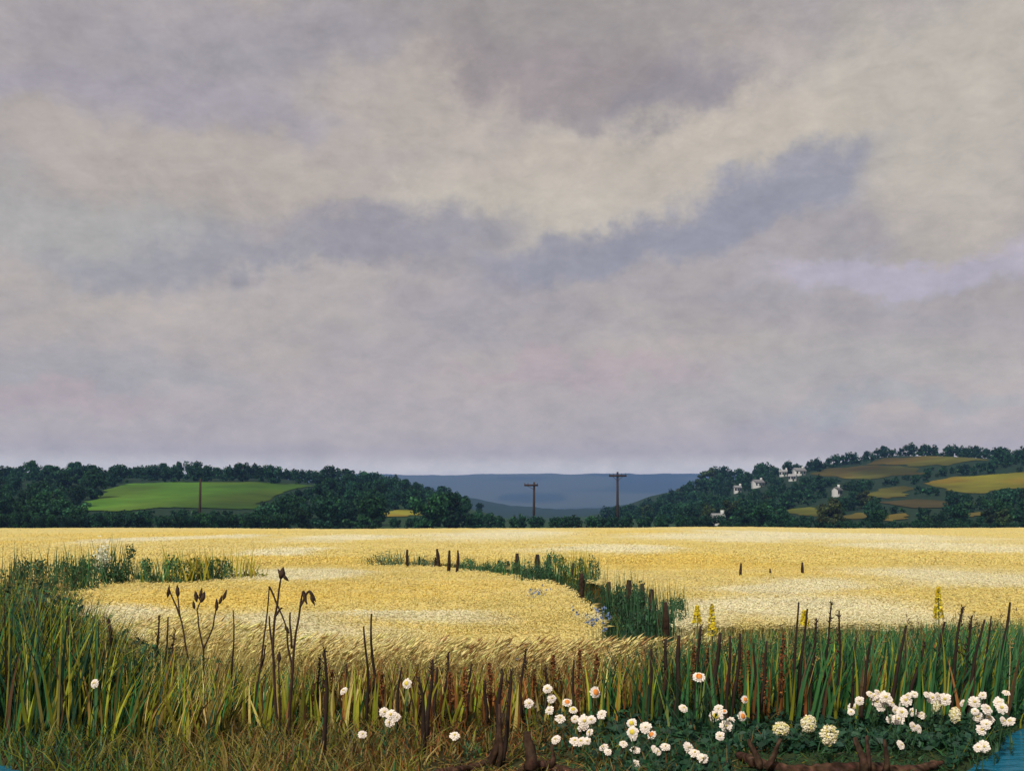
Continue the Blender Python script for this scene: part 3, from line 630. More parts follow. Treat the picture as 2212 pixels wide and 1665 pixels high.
SHRUBS = [  # picture x, base on the crop, top, width, kind, label
    (835, 1216, 1196, 76, 'pale', 'thin pale green bush at the left end of the field ditch'), (915, 1217, 1202, 50, 'pale', 'sparse green weeds among the left group of field posts'),
    (1012, 1224, 1209, 62, 'mid', 'low green bush just right of the group of thin posts'), (1062, 1230, 1212, 62, 'mid', 'low green bush midway along the field ditch'),
    (1110, 1238, 1208, 60, 'mid', 'green bush left of the two thick posts'), (1148, 1250, 1212, 66, 'dark', 'dark green bush hanging below the two thick posts'),
    (1196, 1246, 1200, 64, 'mid', 'green bush right of the two thick posts'), (1246, 1244, 1196, 64, 'yellow', 'yellow green bush at the bend of the field ditch'),
    (1272, 1252, 1206, 46, 'mid', 'ragged green bush at the right corner of the ditch bend'), (1306, 1296, 1258, 58, 'dark', 'dark bush at the top of the hedge coming forward'),
    (1345, 1312, 1258, 74, 'dark', 'dark bush behind the thick tarred posts'), (1388, 1330, 1264, 78, 'dark', 'dark bush in the middle of the forward hedge'),
    (1428, 1338, 1278, 78, 'dark', 'dark bush where the hedge meets the verge'), (1455, 1322, 1286, 50, 'dark', 'small dark bush jutting right into the crop'), (1408, 1372, 1300, 80, 'dark', 'dark bush nearest the verge at the hedge foot'),
    (18, 1300, 1212, 100, 'dark', 'dark bush cut by the left edge of the view'), (78, 1285, 1206, 90, 'dark', 'second dark bush from the left edge'), (138, 1272, 1200, 84, 'dark', 'third dark bush from the left edge'),
    (178, 1266, 1196, 56, 'mid', 'thin green bush left of the bush with white blossom'), (236, 1252, 1178, 84, 'dark', 'dark round bush carrying a spray of white blossom'), (296, 1248, 1212, 52, 'mid', 'low thin bush between the dark and yellow bushes'),
    (352, 1252, 1206, 76, 'mid', 'green bush left of the broad yellow green one'), (408, 1250, 1194, 122, 'yellow', 'broad yellow green bush in the left of the crop'), (455, 1248, 1202, 64, 'mid', 'green bush right of the broad yellow green one'),
    (515, 1244, 1200, 92, 'yellow', 'bright yellow flowering bush, rightmost of the left bushes')]
SPOT = []
for (px, by, ty, w, kd, lab) in SHRUBS:
    x, y = hit(px, by, 0.66); z = tz(x, y); SPOT.append((x, y, z)); SHRUB_GAPS.append((x, y, w / F * y * 0.42))
build_crop()
def build_shrubs():
    cnt = {}
    for (px, by, ty, w, kd, lab), (x, y, z) in zip(SHRUBS, SPOT):
        k = cnt.get(kd, 0); cnt[kd] = k + 1; f, s = SHM[kd][k % len(SHM[kd])]
        h = (CAMZ - (ty - HY) / F * y - z) / 0.97; ww = w / F * y / 0.90
        o = empty('shrub', (x, y, z), R.random() * 6.28, (ww, ww, h)); link('foliage', f, o); link('stem', s, o); tag(o, lab, 'shrub', 'bushes growing in the crop')
    # white blossom on the dark bush
    x, y, z = SPOT[19]; c = at(222, 1203, y - 0.35); n = 420; d = R.normal(size=(n, 3)) * np.array([.10, .08, .17]); mb = MB()
    V, Q = leaves(c + d, .04 + .03 * R.random(n), .8); mb.add(V, Q, np.repeat(vary((0.72, 0.74, 0.62), n, .08, .03), 4, 0))
    st = MB(); V, Q = tube([(x, y - .1, z), (c[0] * .6 + x * .4, y - .25, z + .5), (c[0], c[1], c[2] + .1)], [.02, .014, .006], 6); st.add(V, Q, (0.05, 0.035, 0.02))
    o = link('blossom_spray', st.mesh('blossom_spray', M_BARK)); link('blossom', mb.mesh('blossom', M_PETAL), o); tag(o, 'pale white blossom spray leaning out of the dark round bush', 'blossom spray')
    # weeds joining the bushes along the ditch
    mb = MB(); n = 4200; t = R.random(n) * (len(DITCH) - 1); t = t[(t < 4.7) | (t > 6.1)]; n = len(t); i = t.astype(int); fr = (t - i)[:, None]; P = DITCH[i] * (1 - fr) + DITCH[i + 1] * fr; w = DW[i] * .9
    x = P[:, 0] + R.normal(size=n) * w * .5; y = P[:, 1] + R.normal(size=n) * w * .5; z = terrain(x, y); h = (.45 + .5 * R.random(n)) * np.where(y > 30, .95, .8)
    V, Q = blades(np.stack([x, y, z], -1), h, .014 + .018 * R.random(n), R.normal(size=(n, 2)) * .1, R.normal(size=(n, 2)) * .15, 3)
    C = vary(np.where((R.random(n) < .25)[:, None], np.array((.15, .20, .05)), np.array((.03, .085, .04))), n, .25, .1); mb.add(V, Q, np.repeat(C, 8, 0))
    tag(link('ditch_weeds', mb.mesh('ditch_weeds', M_GRASS)), 'rank green weeds winding along the ditch through the crop', 'weeds', kind='stuff')
build_shrubs()

# ------------------------------------------------------------------ posts in the field
def post(px, top, bot, wpx, label, group, tilt=0.0):
    x, y = hit(px, max(bot, top + 14), 0.55); x, y = x * .978, y * .978; z0 = tz(x, y); zt = CAMZ - (top - HY) / F * y; h = zt - z0; r = wpx / F * y * 0.5
    mb = MB(); n = 7; t = np.linspace(0, 1, n); cx = tilt * h * t + .012 * np.sin(t * 5 + px); cy = .01 * np.cos(t * 4)
    pts = np.stack([cx, cy, -0.15 + (h + .15) * t], -1); rr = r * (1.05 - .12 * t); rr[-1] = r * .55
    V, Q = tube(pts, rr, 7, .25); mb.add(V, Q, vary((0.035, 0.022, 0.016), len(V), .2, .05))
    o = link('fence_post', mb.mesh('fence_post', M_BARK), None, (x, y, z0)); tag(o, label, 'post', group); return o
GP = 'weathered posts along the field ditch'
for a in [(880, 1186, 1226, 7, 'thin dark post standing apart at the left of the ditch'), (905, 1201, 1222, 6, 'short thin post, second from the left along the ditch', GP, .03), (940, 1203, 1226, 6, 'short post just left of the leaning post', GP),
          (953, 1185, 1226, 8, 'leaning thin post in the left group of field posts', GP, -.12), (970, 1188, 1236, 8, 'tall upright thin post in the left group'), (984, 1199, 1236, 7, 'thin post leaning against its right neighbour', GP, .06),
          (991, 1188, 1224, 6, 'rightmost thin post of the left group', GP, -.03), (1018, 1209, 1220, 8, 'stubby dark post beside the low green bush'), (1077, 1210, 1222, 10, 'short dark stub midway along the ditch'),
          (1097, 1211, 1220, 9, 'smaller dark stub right of the midway one'), (1126, 1195, 1234, 11, 'forked leaning post left of the two thick posts', GP, -.12), (1160, 1197, 1236, 14, 'left one of the two thick dark posts'),
          (1188, 1198, 1241, 13, 'right one of the two thick dark posts', GP, -.02), (1235, 1215, 1250, 11, 'brown post in the yellow green bush', GP, .04), (1259, 1238, 1280, 12, 'brown post below the bend of the ditch', GP, -.04),
          (1315, 1256, 1300, 13, 'dark post at the top of the forward hedge'), (1358, 1252, 1330, 17, 'thick tarred post in the forward hedge', GP, .01), (1386, 1260, 1335, 15, 'tarred post, second in the forward hedge'),
          (1408, 1272, 1350, 16, 'tarred post, third in the forward hedge'), (1437, 1300, 1395, 15, 'tall dark post where the hedge joins the verge'),
          (1598, 1216, 1246, 6, 'lone thin stake in the right of the crop', 'thin stakes in the right crop', .03), (1663, 1227, 1244, 5, 'shortest thin stake, middle one in the right crop', 'thin stakes in the right crop'), (1735, 1214, 1242, 7, 'thin stake farthest right in the crop', 'thin stakes in the right crop', -.02)]:
    a = list(a) + ([GP] if len(a) == 5 else []); post(*a)

# ------------------------------------------------------------------ verge: grass, reeds, low leaves
TIPX = [-60, 0, 70, 130, 190, 260, 420, 560, 700, 850, 1000, 1150, 1300, 1400, 1480, 1560, 1700, 1850, 2000, 2100, 2280]
TIPY = [1225, 1230, 1245, 1270, 1310, 1370, 1415, 1425, 1420, 1415, 1425, 1430, 1410, 1385, 1362, 1356, 1352, 1350, 1338, 1332, 1330]
def tip_h(x, y): 
    px = CX + F * x / y; t = np.interp(px, TIPX, TIPY); return CAMZ - (t - HY) / F * y - terrain(x, y)
GREEN, DGREEN, YGREEN, OLIVE, RUST, BROWN, STRAW = (0.050, 0.170, 0.052), (0.018, 0.062, 0.032), (0.30, 0.31, 0.030), (0.27, 0.21, 0.055), (0.32, 0.125, 0.034), (0.095, 0.052, 0.024), (0.76, 0.61, 0.20)
PALS = np.array([GREEN, DGREEN, YGREEN, OLIVE, RUST, BROWN, STRAW])
#            px:   green dgreen ygreen olive rust brown straw
MIXES = [(0,    (.24, .30, .34, .06, .00, .05, .01)), (260, (.20, .20, .36, .14, .01, .03, .06)), (420, (.10, .04, .24, .22, .02, .04, .36)), (650, (.10, .04, .22, .28, .07, .07, .26)),
         (850,  (.07, .03, .16, .30, .22, .12, .10)), (1100, (.05, .03, .13, .30, .28, .14, .07)), (1300, (.20, .12, .16, .22, .16, .10, .04)), (1500, (.42, .24, .14, .06, .08, .06, .0)), (1750, (.56, .30, .10, .02, .01, .01, .0)), (2212, (.58, .32, .10, .0, .0, .0, .0))]
def blade_cols(x, y):
    px = CX + F * x / y; k = np.array([m[0] for m in MIXES]); W = np.array([m[1] for m in MIXES])
    P = np.stack([np.interp(px, k, W[:, j]) for j in range(7)], -1); P /= P.sum(1, keepdims=True); r = R.random((len(x), 1)); i = (P.cumsum(1) < r).sum(1).clip(0, 6)
    return vary(PALS[i], len(x), .22, .08), i
def near_water(x, y): return y < np.interp(x, BANK_X, BANK_Y) + 0.02
def log_gap(x, y):
    px = CX + F * x / y; return ((px > 1575) & (px < 2050) & (y < 8.95)) | ((px > 915) & (px < 1275) & (y < 8.85))
def build_verge():
    # tall stand
    n = 21000; x = (R.random(n) * 2 - 1) * 8.2; y = 10.2 + 5.6 * R.random(n) ** 1.3
    k = (y < YF(x) + .25) & (np.abs(x) < .55 * (y + 1)) & ~near_water(x, y); x, y = x[k], y[k]
    n2 = 2600; x2 = -2.6 - 3.2 * R.random(n2); y2 = 9.3 + 1.6 * R.random(n2); k = ~near_water(x2, y2) & (np.abs(x2) < .56 * (y2 + 1)); x, y = np.r_[x, x2[k]], np.r_[y, y2[k]]
    n = len(x); z = terrain(x, y); h = np.clip(tip_h(x, y), .22, 1.55) * (.45 + .58 * R.random(n) ** .8)
    C, kind = blade_cols(x, y); px = CX + F * x / y
    lean = R.normal(size=(n, 2)) * .09 + np.stack([np.interp(px, [0, 300, 700, 1400, 2200], [.02, .10, .02, .0, .12]), np.zeros(n)], -1) * h[:, None]
    bend = R.normal(size=(n, 2)) * (np.where(R.random(n) < .35, .30, .13) * h)[:, None] + np.stack([.05 * h, 0 * h], -1)
    w = np.where(kind == 6, .009, .012 + .026 * R.random(n)); tw = R.normal(size=n) * .6
    V, Q = blades(np.stack([x, y, z], -1), h, w, lean, bend, 5, tw)
    mb = MB(); mb.add(V, Q, np.repeat(C, 12, 0)); tag(link('verge_grass', mb.mesh('verge_grass', M_GRASS)), 'tall mixed grass and reed leaves standing along the verge', 'grass', kind='stuff')
    # flowering grasses rising through it
    n = 1500; x = -5.6 + 11.2 * R.random(n); y = 10.0 + 2.6 * R.random(n); k = (y < YF(x)) & ~near_water(x, y) & (np.abs(x) < .54 * (y + 1)) & (R.random(n) < np.interp(x, [0, 2, 4], [1, .4, .25])); x, y = x[k], y[k]; n = len(x); z = terrain(x, y)
    h = np.clip(tip_h(x, y), .3, 1.4) * (.75 + .35 * R.random(n)); ln = R.normal(size=(n, 2)) * .10 + np.array([.06, 0]); bd = R.normal(size=(n, 2)) * .10; base = np.stack([x, y, z], -1); mb = MB()
    C = vary(np.where((R.random(n) < .5)[:, None], np.array((.42, .33, .12)), np.array((.16, .12, .05))), n, .2, .08); V, Q = blades(base, h, np.full(n, .006), ln, bd, 5, power=5); mb.add(V, Q, np.repeat(C, 12, 0))
    tip = base + np.concatenate([ln + bd, (h - np.linalg.norm(bd, axis=1) ** 2 / np.maximum(h, .05) * .45)[:, None]], 1); m = 9; i = np.repeat(np.arange(n), m); off = R.random(n * m)
    a = tip[i] + np.stack([-(ln + bd)[i, 0] * .3 * off, -(ln + bd)[i, 1] * .3 * off, -.13 * off], -1); dv = R.normal(size=(n * m, 3)) * .022 + np.array([.012, 0, .018]); V, T = ears(a, a + dv, .0045); mb.add(V, T, np.repeat(C[i], 5, 0))
    tag(link('flowering_grass', mb.mesh('flowering_grass', M_WHEAT)), 'thin tan flowering grass stems rising through the verge', 'grass', kind='stuff')
    # broad single leaves in front of the stand
    n = 620; x = -5.4 + 10.8 * R.random(n); y = 9.75 + .6 * R.random(n); k = ~near_water(x, y) & (np.abs(x) < .52 * (y + 1)); x, y = x[k], y[k]; n = len(x); z = terrain(x, y); px = CX + F * x / y
    h = np.clip(tip_h(x, y), .2, 1.3) * (.55 + .4 * R.random(n)); P = np.stack([np.interp(px, [0, 300, 700, 1100, 1350, 1700, 2200], q) for q in ([.55, .6, .5, .3, .4, .32, .3], [.05, .05, .2, .4, .25, .10, .0], [.20, .2, .2, .25, .16, .08, .06], [.20, .15, .1, .05, .2, .5, .64], [0, .3, .45, .12, .03, 0, 0])], -1)
    ki = (P.cumsum(1) / P.sum(1, keepdims=True) < R.random((n, 1))).sum(1).clip(0, 4); C = vary(np.array([YGREEN, RUST, BROWN, GREEN, STRAW])[ki], n, .2, .06)
    V, Q = blades(np.stack([x, y, z], -1), h, .022 + .022 * R.random(n), R.normal(size=(n, 2)) * .05 + np.stack([np.interp(px, [0, 300, 700, 1400, 2200], [.02, .10, .03, .02, .14]) * h, 0 * h], -1), R.normal(size=(n, 2)) * (.10 * h)[:, None], 5, R.normal(size=n) * .4)
    mb = MB(); mb.add(V, Q, np.repeat(C, 12, 0)); tag(link('reed_leaves', mb.mesh('reed_leaves', M_GRASS)), 'broad yellow green, rust and brown leaves fronting the tall verge', 'reeds', kind='stuff')
    # feathery dry grass heads leaning over the edge of the crop
    mb = MB(); n = 4200; x = -4.4 + 6.5 * R.random(n); y = 11.5 + 1.3 * R.random(n); z = terrain(x, y); px = CX + F * x / y
    h = .34 + .36 * R.random(n) + .22 * sst(750, 350, px); ln = np.stack([.10 + .22 * R.random(n), -.05 * R.random(n)], -1) * np.where(px < 1250, 1, .8)[:, None]; bd = np.stack([.02 + .12 * R.random(n), .05 * R.normal(size=n)], -1)
    V, Q = blades(np.stack([x, y, z], -1), h, np.full(n, .007), ln, bd, 4, power=3)
    C = vary(np.where((R.random(n) < np.interp(px, [400, 800, 1000, 1200], [.03, .14, .30, .30]))[:, None], np.array((.42, .26, .10)), np.array((.85, .72, .30))), n, .12, .05); mb.add(V, Q, np.repeat(C, 10, 0))
    tp = np.stack([x + ln[:, 0] + bd[:, 0], y + ln[:, 1] + bd[:, 1], z + h * .93], -1); dr = np.stack([.06 + .08 * R.random(n), .03 * R.normal(size=n), .03 + .09 * R.random(n)], -1)
    V, T = ears(tp - dr * .3, tp + dr * .7, .008 + .006 * R.random(n)); mb.add(V, T, np.repeat(C, 5, 0))
    tag(link('dry_grass', mb.mesh('dry_grass', M_WHEAT)), 'feathery straw coloured dry grass leaning over the crop edge', 'dry grass', kind='stuff')
    # short turf on the bank
    mb = MB(); n = 42000; x = (R.random(n) * 2 - 1) * 6.6; y = 6.8 + 5.2 * R.random(n); k = ~near_water(x, y + .14) & (np.abs(x) < .56 * (y + 1)); x, y = x[k], y[k]; n = len(x); z = terrain(x, y)
    px = CX + F * x / y; h = (.06 + .16 * R.random(n)) * np.interp(px, [0, 500, 1100, 1400, 2200], [1.25, 1.2, 1.0, .9, .9]) * np.where(log_gap(x, y), .42, 1)
    C, ki = blade_cols(x, y); C[ki == 6] = vary(OLIVE, int((ki == 6).sum()), .2, .08); dk = sst(1250, 1500, px)[:, None]; C = C * np.where(ki == 2, .6, .85)[:, None] * (1 - dk * .3)
    V, Q = blades(np.stack([x, y, z], -1), h, .008 + .012 * R.random(n), R.normal(size=(n, 2)) * .07, R.normal(size=(n, 2)) * .08, 3); mb.add(V, Q, np.repeat(C, 8, 0))
    tag(link('short_turf', mb.mesh('short_turf', M_GRASS)), 'short rough turf covering the near bank', 'turf', kind='stuff')
    # broad low leaves under the white flowers
    mb = MB(); n = 17000; x = .2 + 5.4 * R.random(n); y = 7.6 + 3.1 * R.random(n) ** .9; k = ~near_water(x, y + .05) & ~log_gap(x, y) & (R.random(n) < sst(.1, 1.4, x)); x, y = x[k], y[k]; n = len(x); z = terrain(x, y)
    P = np.stack([x, y, z + .02 + np.interp(y, [8.2, 9.4, 10.2], [.05, .10, .17]) * R.random(n)], -1); V, Q = leaves(P, .045 + .06 * R.random(n), .6, np.array([0, -.25, 1.0]), .7); mb.add(V, Q, np.repeat(vary(np.where((R.random(n) < .3)[:, None], np.array((.026, .085, .040)), np.array((.015, .058, .032))), n, .2, .08), 4, 0))
    tag(link('ground_leaves', mb.mesh('ground_leaves', M_GRASS)), 'dark green broad leaves carpeting the bank under the white flowers', 'ground cover', kind='stuff')
    # nettle-like leafy growth on the left
    mb = MB(); st = 260; sx = -5.6 + 2.6 * R.random(st); sy = 9.9 + 3.0 * R.random(st); k = ~near_water(sx, sy); sx, sy = sx[k], sy[k]; st = len(sx); sz = terrain(sx, sy); sh = np.clip(tip_h(sx, sy), .4, 1.5) * (.6 + .45 * R.random(st))
    V, Q = blades(np.stack([sx, sy, sz], -1), sh, np.full(st, .014), R.normal(size=(st, 2)) * .05, R.normal(size=(st, 2)) * .05, 4, power=4); mb.add(V, Q, np.repeat(vary((.03, .05, .02), st), 10, 0))
    m = 26; t = np.tile(np.linspace(.25, 1, m), st); i = np.repeat(np.arange(st), m); a = R.random(st * m) * 6.28; r = .05 + .05 * R.random(st * m)
    P = np.stack([sx[i] + r * np.cos(a), sy[i] + r * np.sin(a), sz[i] + sh[i] * t], -1); V, Q = leaves(P, .05 + .055 * R.random(st * m), .5, np.array([0, -.2, .7]), .8); mb.add(V, Q, np.repeat(vary(np.where((R.random(st * m) < .3)[:, None], np.array((.05, .13, .05)), np.array((.018, .055, .03))), st * m, .2, .08), 4, 0))
    tag(link('nettle_patch', mb.mesh('nettle_patch', M_GRASS)), 'dense dark green nettle growth at the left of the verge', 'nettles', kind='stuff')
build_verge()

# ------------------------------------------------------------------ dead stalks, docks, seed heads
def stalk_curve(p0, p1, h0, n=8, bow=0.0):
    t = np.linspace(0, 1, n)[:, None]; P = p0 + (p1 - p0) * t; P[:, 0] += bow * np.sin(t[:, 0] * math.pi) + .006 * np.sin(t[:, 0] * 9 + p0[0] * 7); return P
DARK = (0.030, 0.019, 0.014)
def dead_stalk(x1, y1, x0, y0, wpx, label, group, head=True):
    d = min(max((CAMZ - 0.02) * F / (y0 - HY) if y0 > 1560 else 9.75 + .5 * R.random(), 8.6), 11.7)
    top = at(x1, y1, d - .1 * R.random()); sx = (x0 - CX) / F * d; sl = (top[0] - sx) / max(top[2] - (CAMZ - (y0 - HY) / F * d), .1); zb = tz(sx, d)
    base = np.array([top[0] - sl * (top[2] - zb), d, zb - .03]); r = wpx / F * d * .5
    mb = MB(); P = stalk_curve(base, top, 0, 9, R.normal() * .02) - base; V, Q = tube(P, r * np.linspace(1.05, .45, 9), 6, .2); mb.add(V, Q, vary(DARK, len(V), .15, .05))
    o = link('dead_stalk', mb.mesh('dead_stalk', M_STALK), None, base); tag(o, label, 'stalk', group)
    if head:
        hb = MB(); n = 26; t = .62 + .38 * R.random(n); c = P[0] + (P[-1] - P[0]) * t[:, None]; dv = R.normal(size=(n, 3)) * np.array([.02, .02, .012]) + np.array([0, 0, .03])
        V, T = ears(c, c + dv, .007); hb.add(V, T, np.repeat(vary((.045, .028, .018), n), 5, 0)); tag(link('seed_head', hb.mesh('seed_head', M_STALK), o), kind='stuff')
LG, CG, RG = 'dark stalks in the left grass', 'dark stalks in the brown middle grass', 'dark stalks in the green right verge'
LL, CL, RL = 'dark dead stalk among the tall left grass', 'dark dead stalk in the brown middle grass', 'dark dead stalk in the green right verge'
for q, s in enumerate(sorted([(78, 1285, 112, 1470, 12), (60, 1300, 88, 1480, 12), (100, 1310, 122, 1490, 12), (150, 1330, 165, 1500, 10), (232, 1335, 258, 1540, 15), (345, 1328, 328, 1500, 8), (364, 1332, 346, 1470, 7), (380, 1360, 362, 1450, 5), (503, 1318, 488, 1480, 6), (20, 1330, 40, 1500, 9)])):
    dead_stalk(*s, LL + ', %s from the left' % ORD[q], LG, R.random() < .5)
for q, s in enumerate(sorted([(702, 1402, 697, 1640, 12), (786, 1352, 790, 1500, 8), (802, 1325, 818, 1480, 9), (905, 1462, 912, 1615, 12), (935, 1425, 918, 1590, 12), (946, 1440, 945, 1560, 11), (970, 1408, 963, 1480, 9), (1020, 1432, 1016, 1510, 9), (1046, 1470, 1048, 1570, 12), (1084, 1450, 1076, 1610, 13), (1103, 1448, 1082, 1640, 13), (1137, 1400, 1136, 1450, 9), (690, 1420, 684, 1560, 7), (750, 1430, 740, 1540, 7), (866, 1440, 858, 1560, 8), (1180, 1440, 1176, 1560, 9), (1240, 1425, 1236, 1550, 8)])):
    dead_stalk(*s, CL + ', %s from the left' % ORD[q], CG, R.random() < .4)
for q, s in enumerate(sorted([(1438, 1380, 1428, 1520, 13), (1466, 1372, 1456, 1560, 16), (1408, 1400, 1400, 1540, 12), (1512, 1352, 1505, 1430, 11), (1556, 1366, 1543, 1500, 14), (1578, 1372, 1570, 1510, 10), (1600, 1368, 1583, 1480, 11), (1628, 1388, 1622, 1490, 8), (1657, 1384, 1640, 1490, 10), (1724, 1300, 1715, 1450, 8), (1743, 1314, 1730, 1440, 9), (1764, 1335, 1752, 1480, 8), (1797, 1302, 1786, 1460, 7), (1814, 1318, 1804, 1490, 7),
          (1884, 1372, 1868, 1480, 9), (1956, 1350, 1926, 1480, 11), (1998, 1385, 1962, 1500, 10), (2042, 1342, 2012, 1490, 11), (2080, 1310, 2062, 1500, 10), (2098, 1330, 2072, 1490, 9), (2126, 1338, 2100, 1490, 10), (2140, 1330, 2122, 1500, 7), (2182, 1300, 2150, 1490, 11), (1690, 1372, 1680, 1490, 8), (1850, 1378, 1842, 1490, 7)])):
    dead_stalk(*s, RL + ', %s from the left' % ORD[q], RG, R.random() < .45)

def dock(px, top, d, label, group):
    t = at(px, top, d); zb = tz(t[0], d); h = t[2] - zb; o = empty('dock_plant', (t[0], d, zb), R.random() * 6.28); tag(o, label, 'dock', group)
    mb = MB(); V, Q = tube([(0, 0, -.03), (.01, .01, h * .5), (.02, 0, h)], [.011, .009, .004], 6); mb.add(V, Q, (.12, .045, .015)); link('stem', mb.mesh('stem', M_STALK), o)
    hb = MB(); n = 190; q = .38 + .62 * R.random(n) ** .9; a = R.random(n) * 6.28; r = .034 * (1.15 - q) / .6 * R.random(n) + .006; c = np.stack([.02 * q + r * np.cos(a), r * np.sin(a), h * q], -1)
    V, Q = leaves(c, .02 + .016 * R.random(n), .7); hb.add(V, Q, np.repeat(vary((.15, .062, .022), n, .3, .1), 4, 0)); tag(link('seed_head', hb.mesh('seed_head', M_STALK), o), kind='stuff')
    lb = MB(); n = 7; a = R.random(n) * 6.28; e = np.stack([np.cos(a), np.sin(a)], -1); V, Q = blades(np.zeros((n, 3)) + np.array([0, 0, .02]), .16 + .14 * R.random(n), np.full(n, .045), e * .08, e * .14, 4, a + 1.57, power=2.5); lb.add(V, Q, np.repeat(vary((.07, .075, .025), n), 10, 0)); link('leaf', lb.mesh('leaf', M_GRASS), o)
for q, (px, top) in enumerate([(682, 1475), (722, 1445), (828, 1450), (975, 1450), (1008, 1440), (1062, 1430), (1150, 1445), (1198, 1415), (1248, 1402), (1285, 1410)]): dock(px, top, 9.8 + .5 * R.random(), 'rust coloured dock spike in the brown middle grass, %s from the left' % ORD[q], 'rusty docks in the middle grass')
for q, (px, top) in enumerate([(1500, 1392), (1532, 1400), (1598, 1392), (1612, 1405), (1648, 1410), (1688, 1365)]): dock(px, top, 9.8 + .5 * R.random(), 'rust coloured dock spike among the green reeds, %s from the left' % ORD[q], 'rusty docks in the reeds')

def seed_plant(name, label, paths, pods, d, r0=.010):
    r0 = r0 * 1.25
    """paths in picture units at depth d: first one is the main stem down to the ground; pods: (x0,y0,x1,y1)"""
    p = [np.array([at(a, b, d) for a, b in q]) for q in paths]; g = p[0][0].copy(); zb = tz(g[0], d); g[2] = zb
    o = empty(name, g); tag(o, label, 'seed stem', 'dried seed stems at the left'); main = p[0] - g; main = np.concatenate([[[main[0][0], 0, -.03]], main])
    def sm(P, k=5):
        t = np.linspace(0, len(P) - 1, (len(P) - 1) * k + 1); return np.stack([np.interp(t, np.arange(len(P)), P[:, j]) for j in range(3)], -1) + np.stack([.003 * np.sin(t * 3.1), .01 * np.sin(t * 1.7), 0 * t], -1)
    for j, q in enumerate(p):
        P = main if j == 0 else q - g; P = sm(P); mb = MB(); V, Q = tube(P, np.linspace(r0 if j == 0 else r0 * .7, r0 * .45, len(P)), 6, .15); mb.add(V, Q, vary((.045, .026, .018), len(V), .12, .04)); link('stem' if j == 0 else 'branch', mb.mesh('stem', M_STALK), o)
    for x0, y0, x1, y1, w in pods:
        a, b = at(x0, y0, d) - g, at(x1, y1, d) - g; t = np.linspace(0, 1, 8)[:, None]; prof = np.array([.25, .7, 1, 1, .9, .7, .4, .08]) * w / F * d * .5
        mb = MB(); V, Q = tube(a + (b - a) * t, prof, 7, .3); mb.add(V, Q, vary((.05, .030, .02), len(V), .2, .05)); link('seed_pod', mb.mesh('seed_pod', M_STALK), o)
SP = 'seed_stem'
seed_plant(SP, 'dried stem with flat-topped tip, left of the forked seed stem', [[(404, 1560), (406, 1480), (408, 1425), (398, 1375), (388, 1330), (384, 1270)], [(388, 1330), (376, 1300), (364, 1268)]], [(362, 1290, 366, 1262, 7), (384, 1290, 383, 1262, 9)], 10.2, .011)
seed_plant(SP, 'forked dried stem with clusters of upright pods', [[(442, 1570), (440, 1480), (440, 1400), (428, 1345), (425, 1318), (434, 1298)], [(440, 1400), (460, 1352), (466, 1320), (468, 1292)], [(434, 1300), (428, 1290), (424, 1278)], [(434, 1300), (440, 1288)]],
           [(425, 1300, 421, 1274, 8), (436, 1300, 442, 1276, 10), (432, 1292, 436, 1268, 7), (420, 1315, 417, 1296, 7), (468, 1318, 468, 1292, 8), (474, 1304, 480, 1284, 7), (482, 1296, 490, 1272, 7)], 10.0, .010)
seed_plant(SP, 'tall dried stem topped by a dark ragged head', [[(602, 1600), (594, 1500), (590, 1400), (594, 1330), (602, 1275), (610, 1238)], [(590, 1420), (584, 1370), (582, 1330)], [(594, 1330), (601, 1320), (609, 1312)]], [(606, 1250, 612, 1224, 14), (610, 1240, 624, 1255, 8), (608, 1244, 600, 1228, 7)], 9.7, .014)
seed_plant(SP, 'dried stem bent over sharply at its top into an inverted V', [[(545, 1580), (556, 1480), (566, 1420), (574, 1350), (581, 1266)], [(581, 1266), (592, 1290), (602, 1312), (616, 1345), (624, 1366)], [(560, 1450), (570, 1420), (574, 1392)]], [(616, 1350, 624, 1368, 8)], 9.9, .012)
seed_plant(SP, 'dried stem with drooping pods at its top, right of the tall one', [[(622, 1610), (628, 1500), (634, 1420), (640, 1360), (648, 1310), (655, 1276)], [(655, 1276), (660, 1290), (663, 1304)], [(648, 1310), (660, 1285), (668, 1276), (676, 1284)], [(632, 1450), (622, 1400), (620, 1360)], [(630, 1400), (626, 1350), (627, 1322)]],
           [(655, 1280, 663, 1306, 7), (668, 1274, 683, 1300, 8), (671, 1286, 680, 1308, 7)], 9.6, .014)
seed_plant(SP, 'short dark dried stem between the tall seed stems', [[(604, 1600), (605, 1520), (603, 1460), (603, 1410)]], [(603, 1430, 603, 1405, 9)], 9.5, .010)

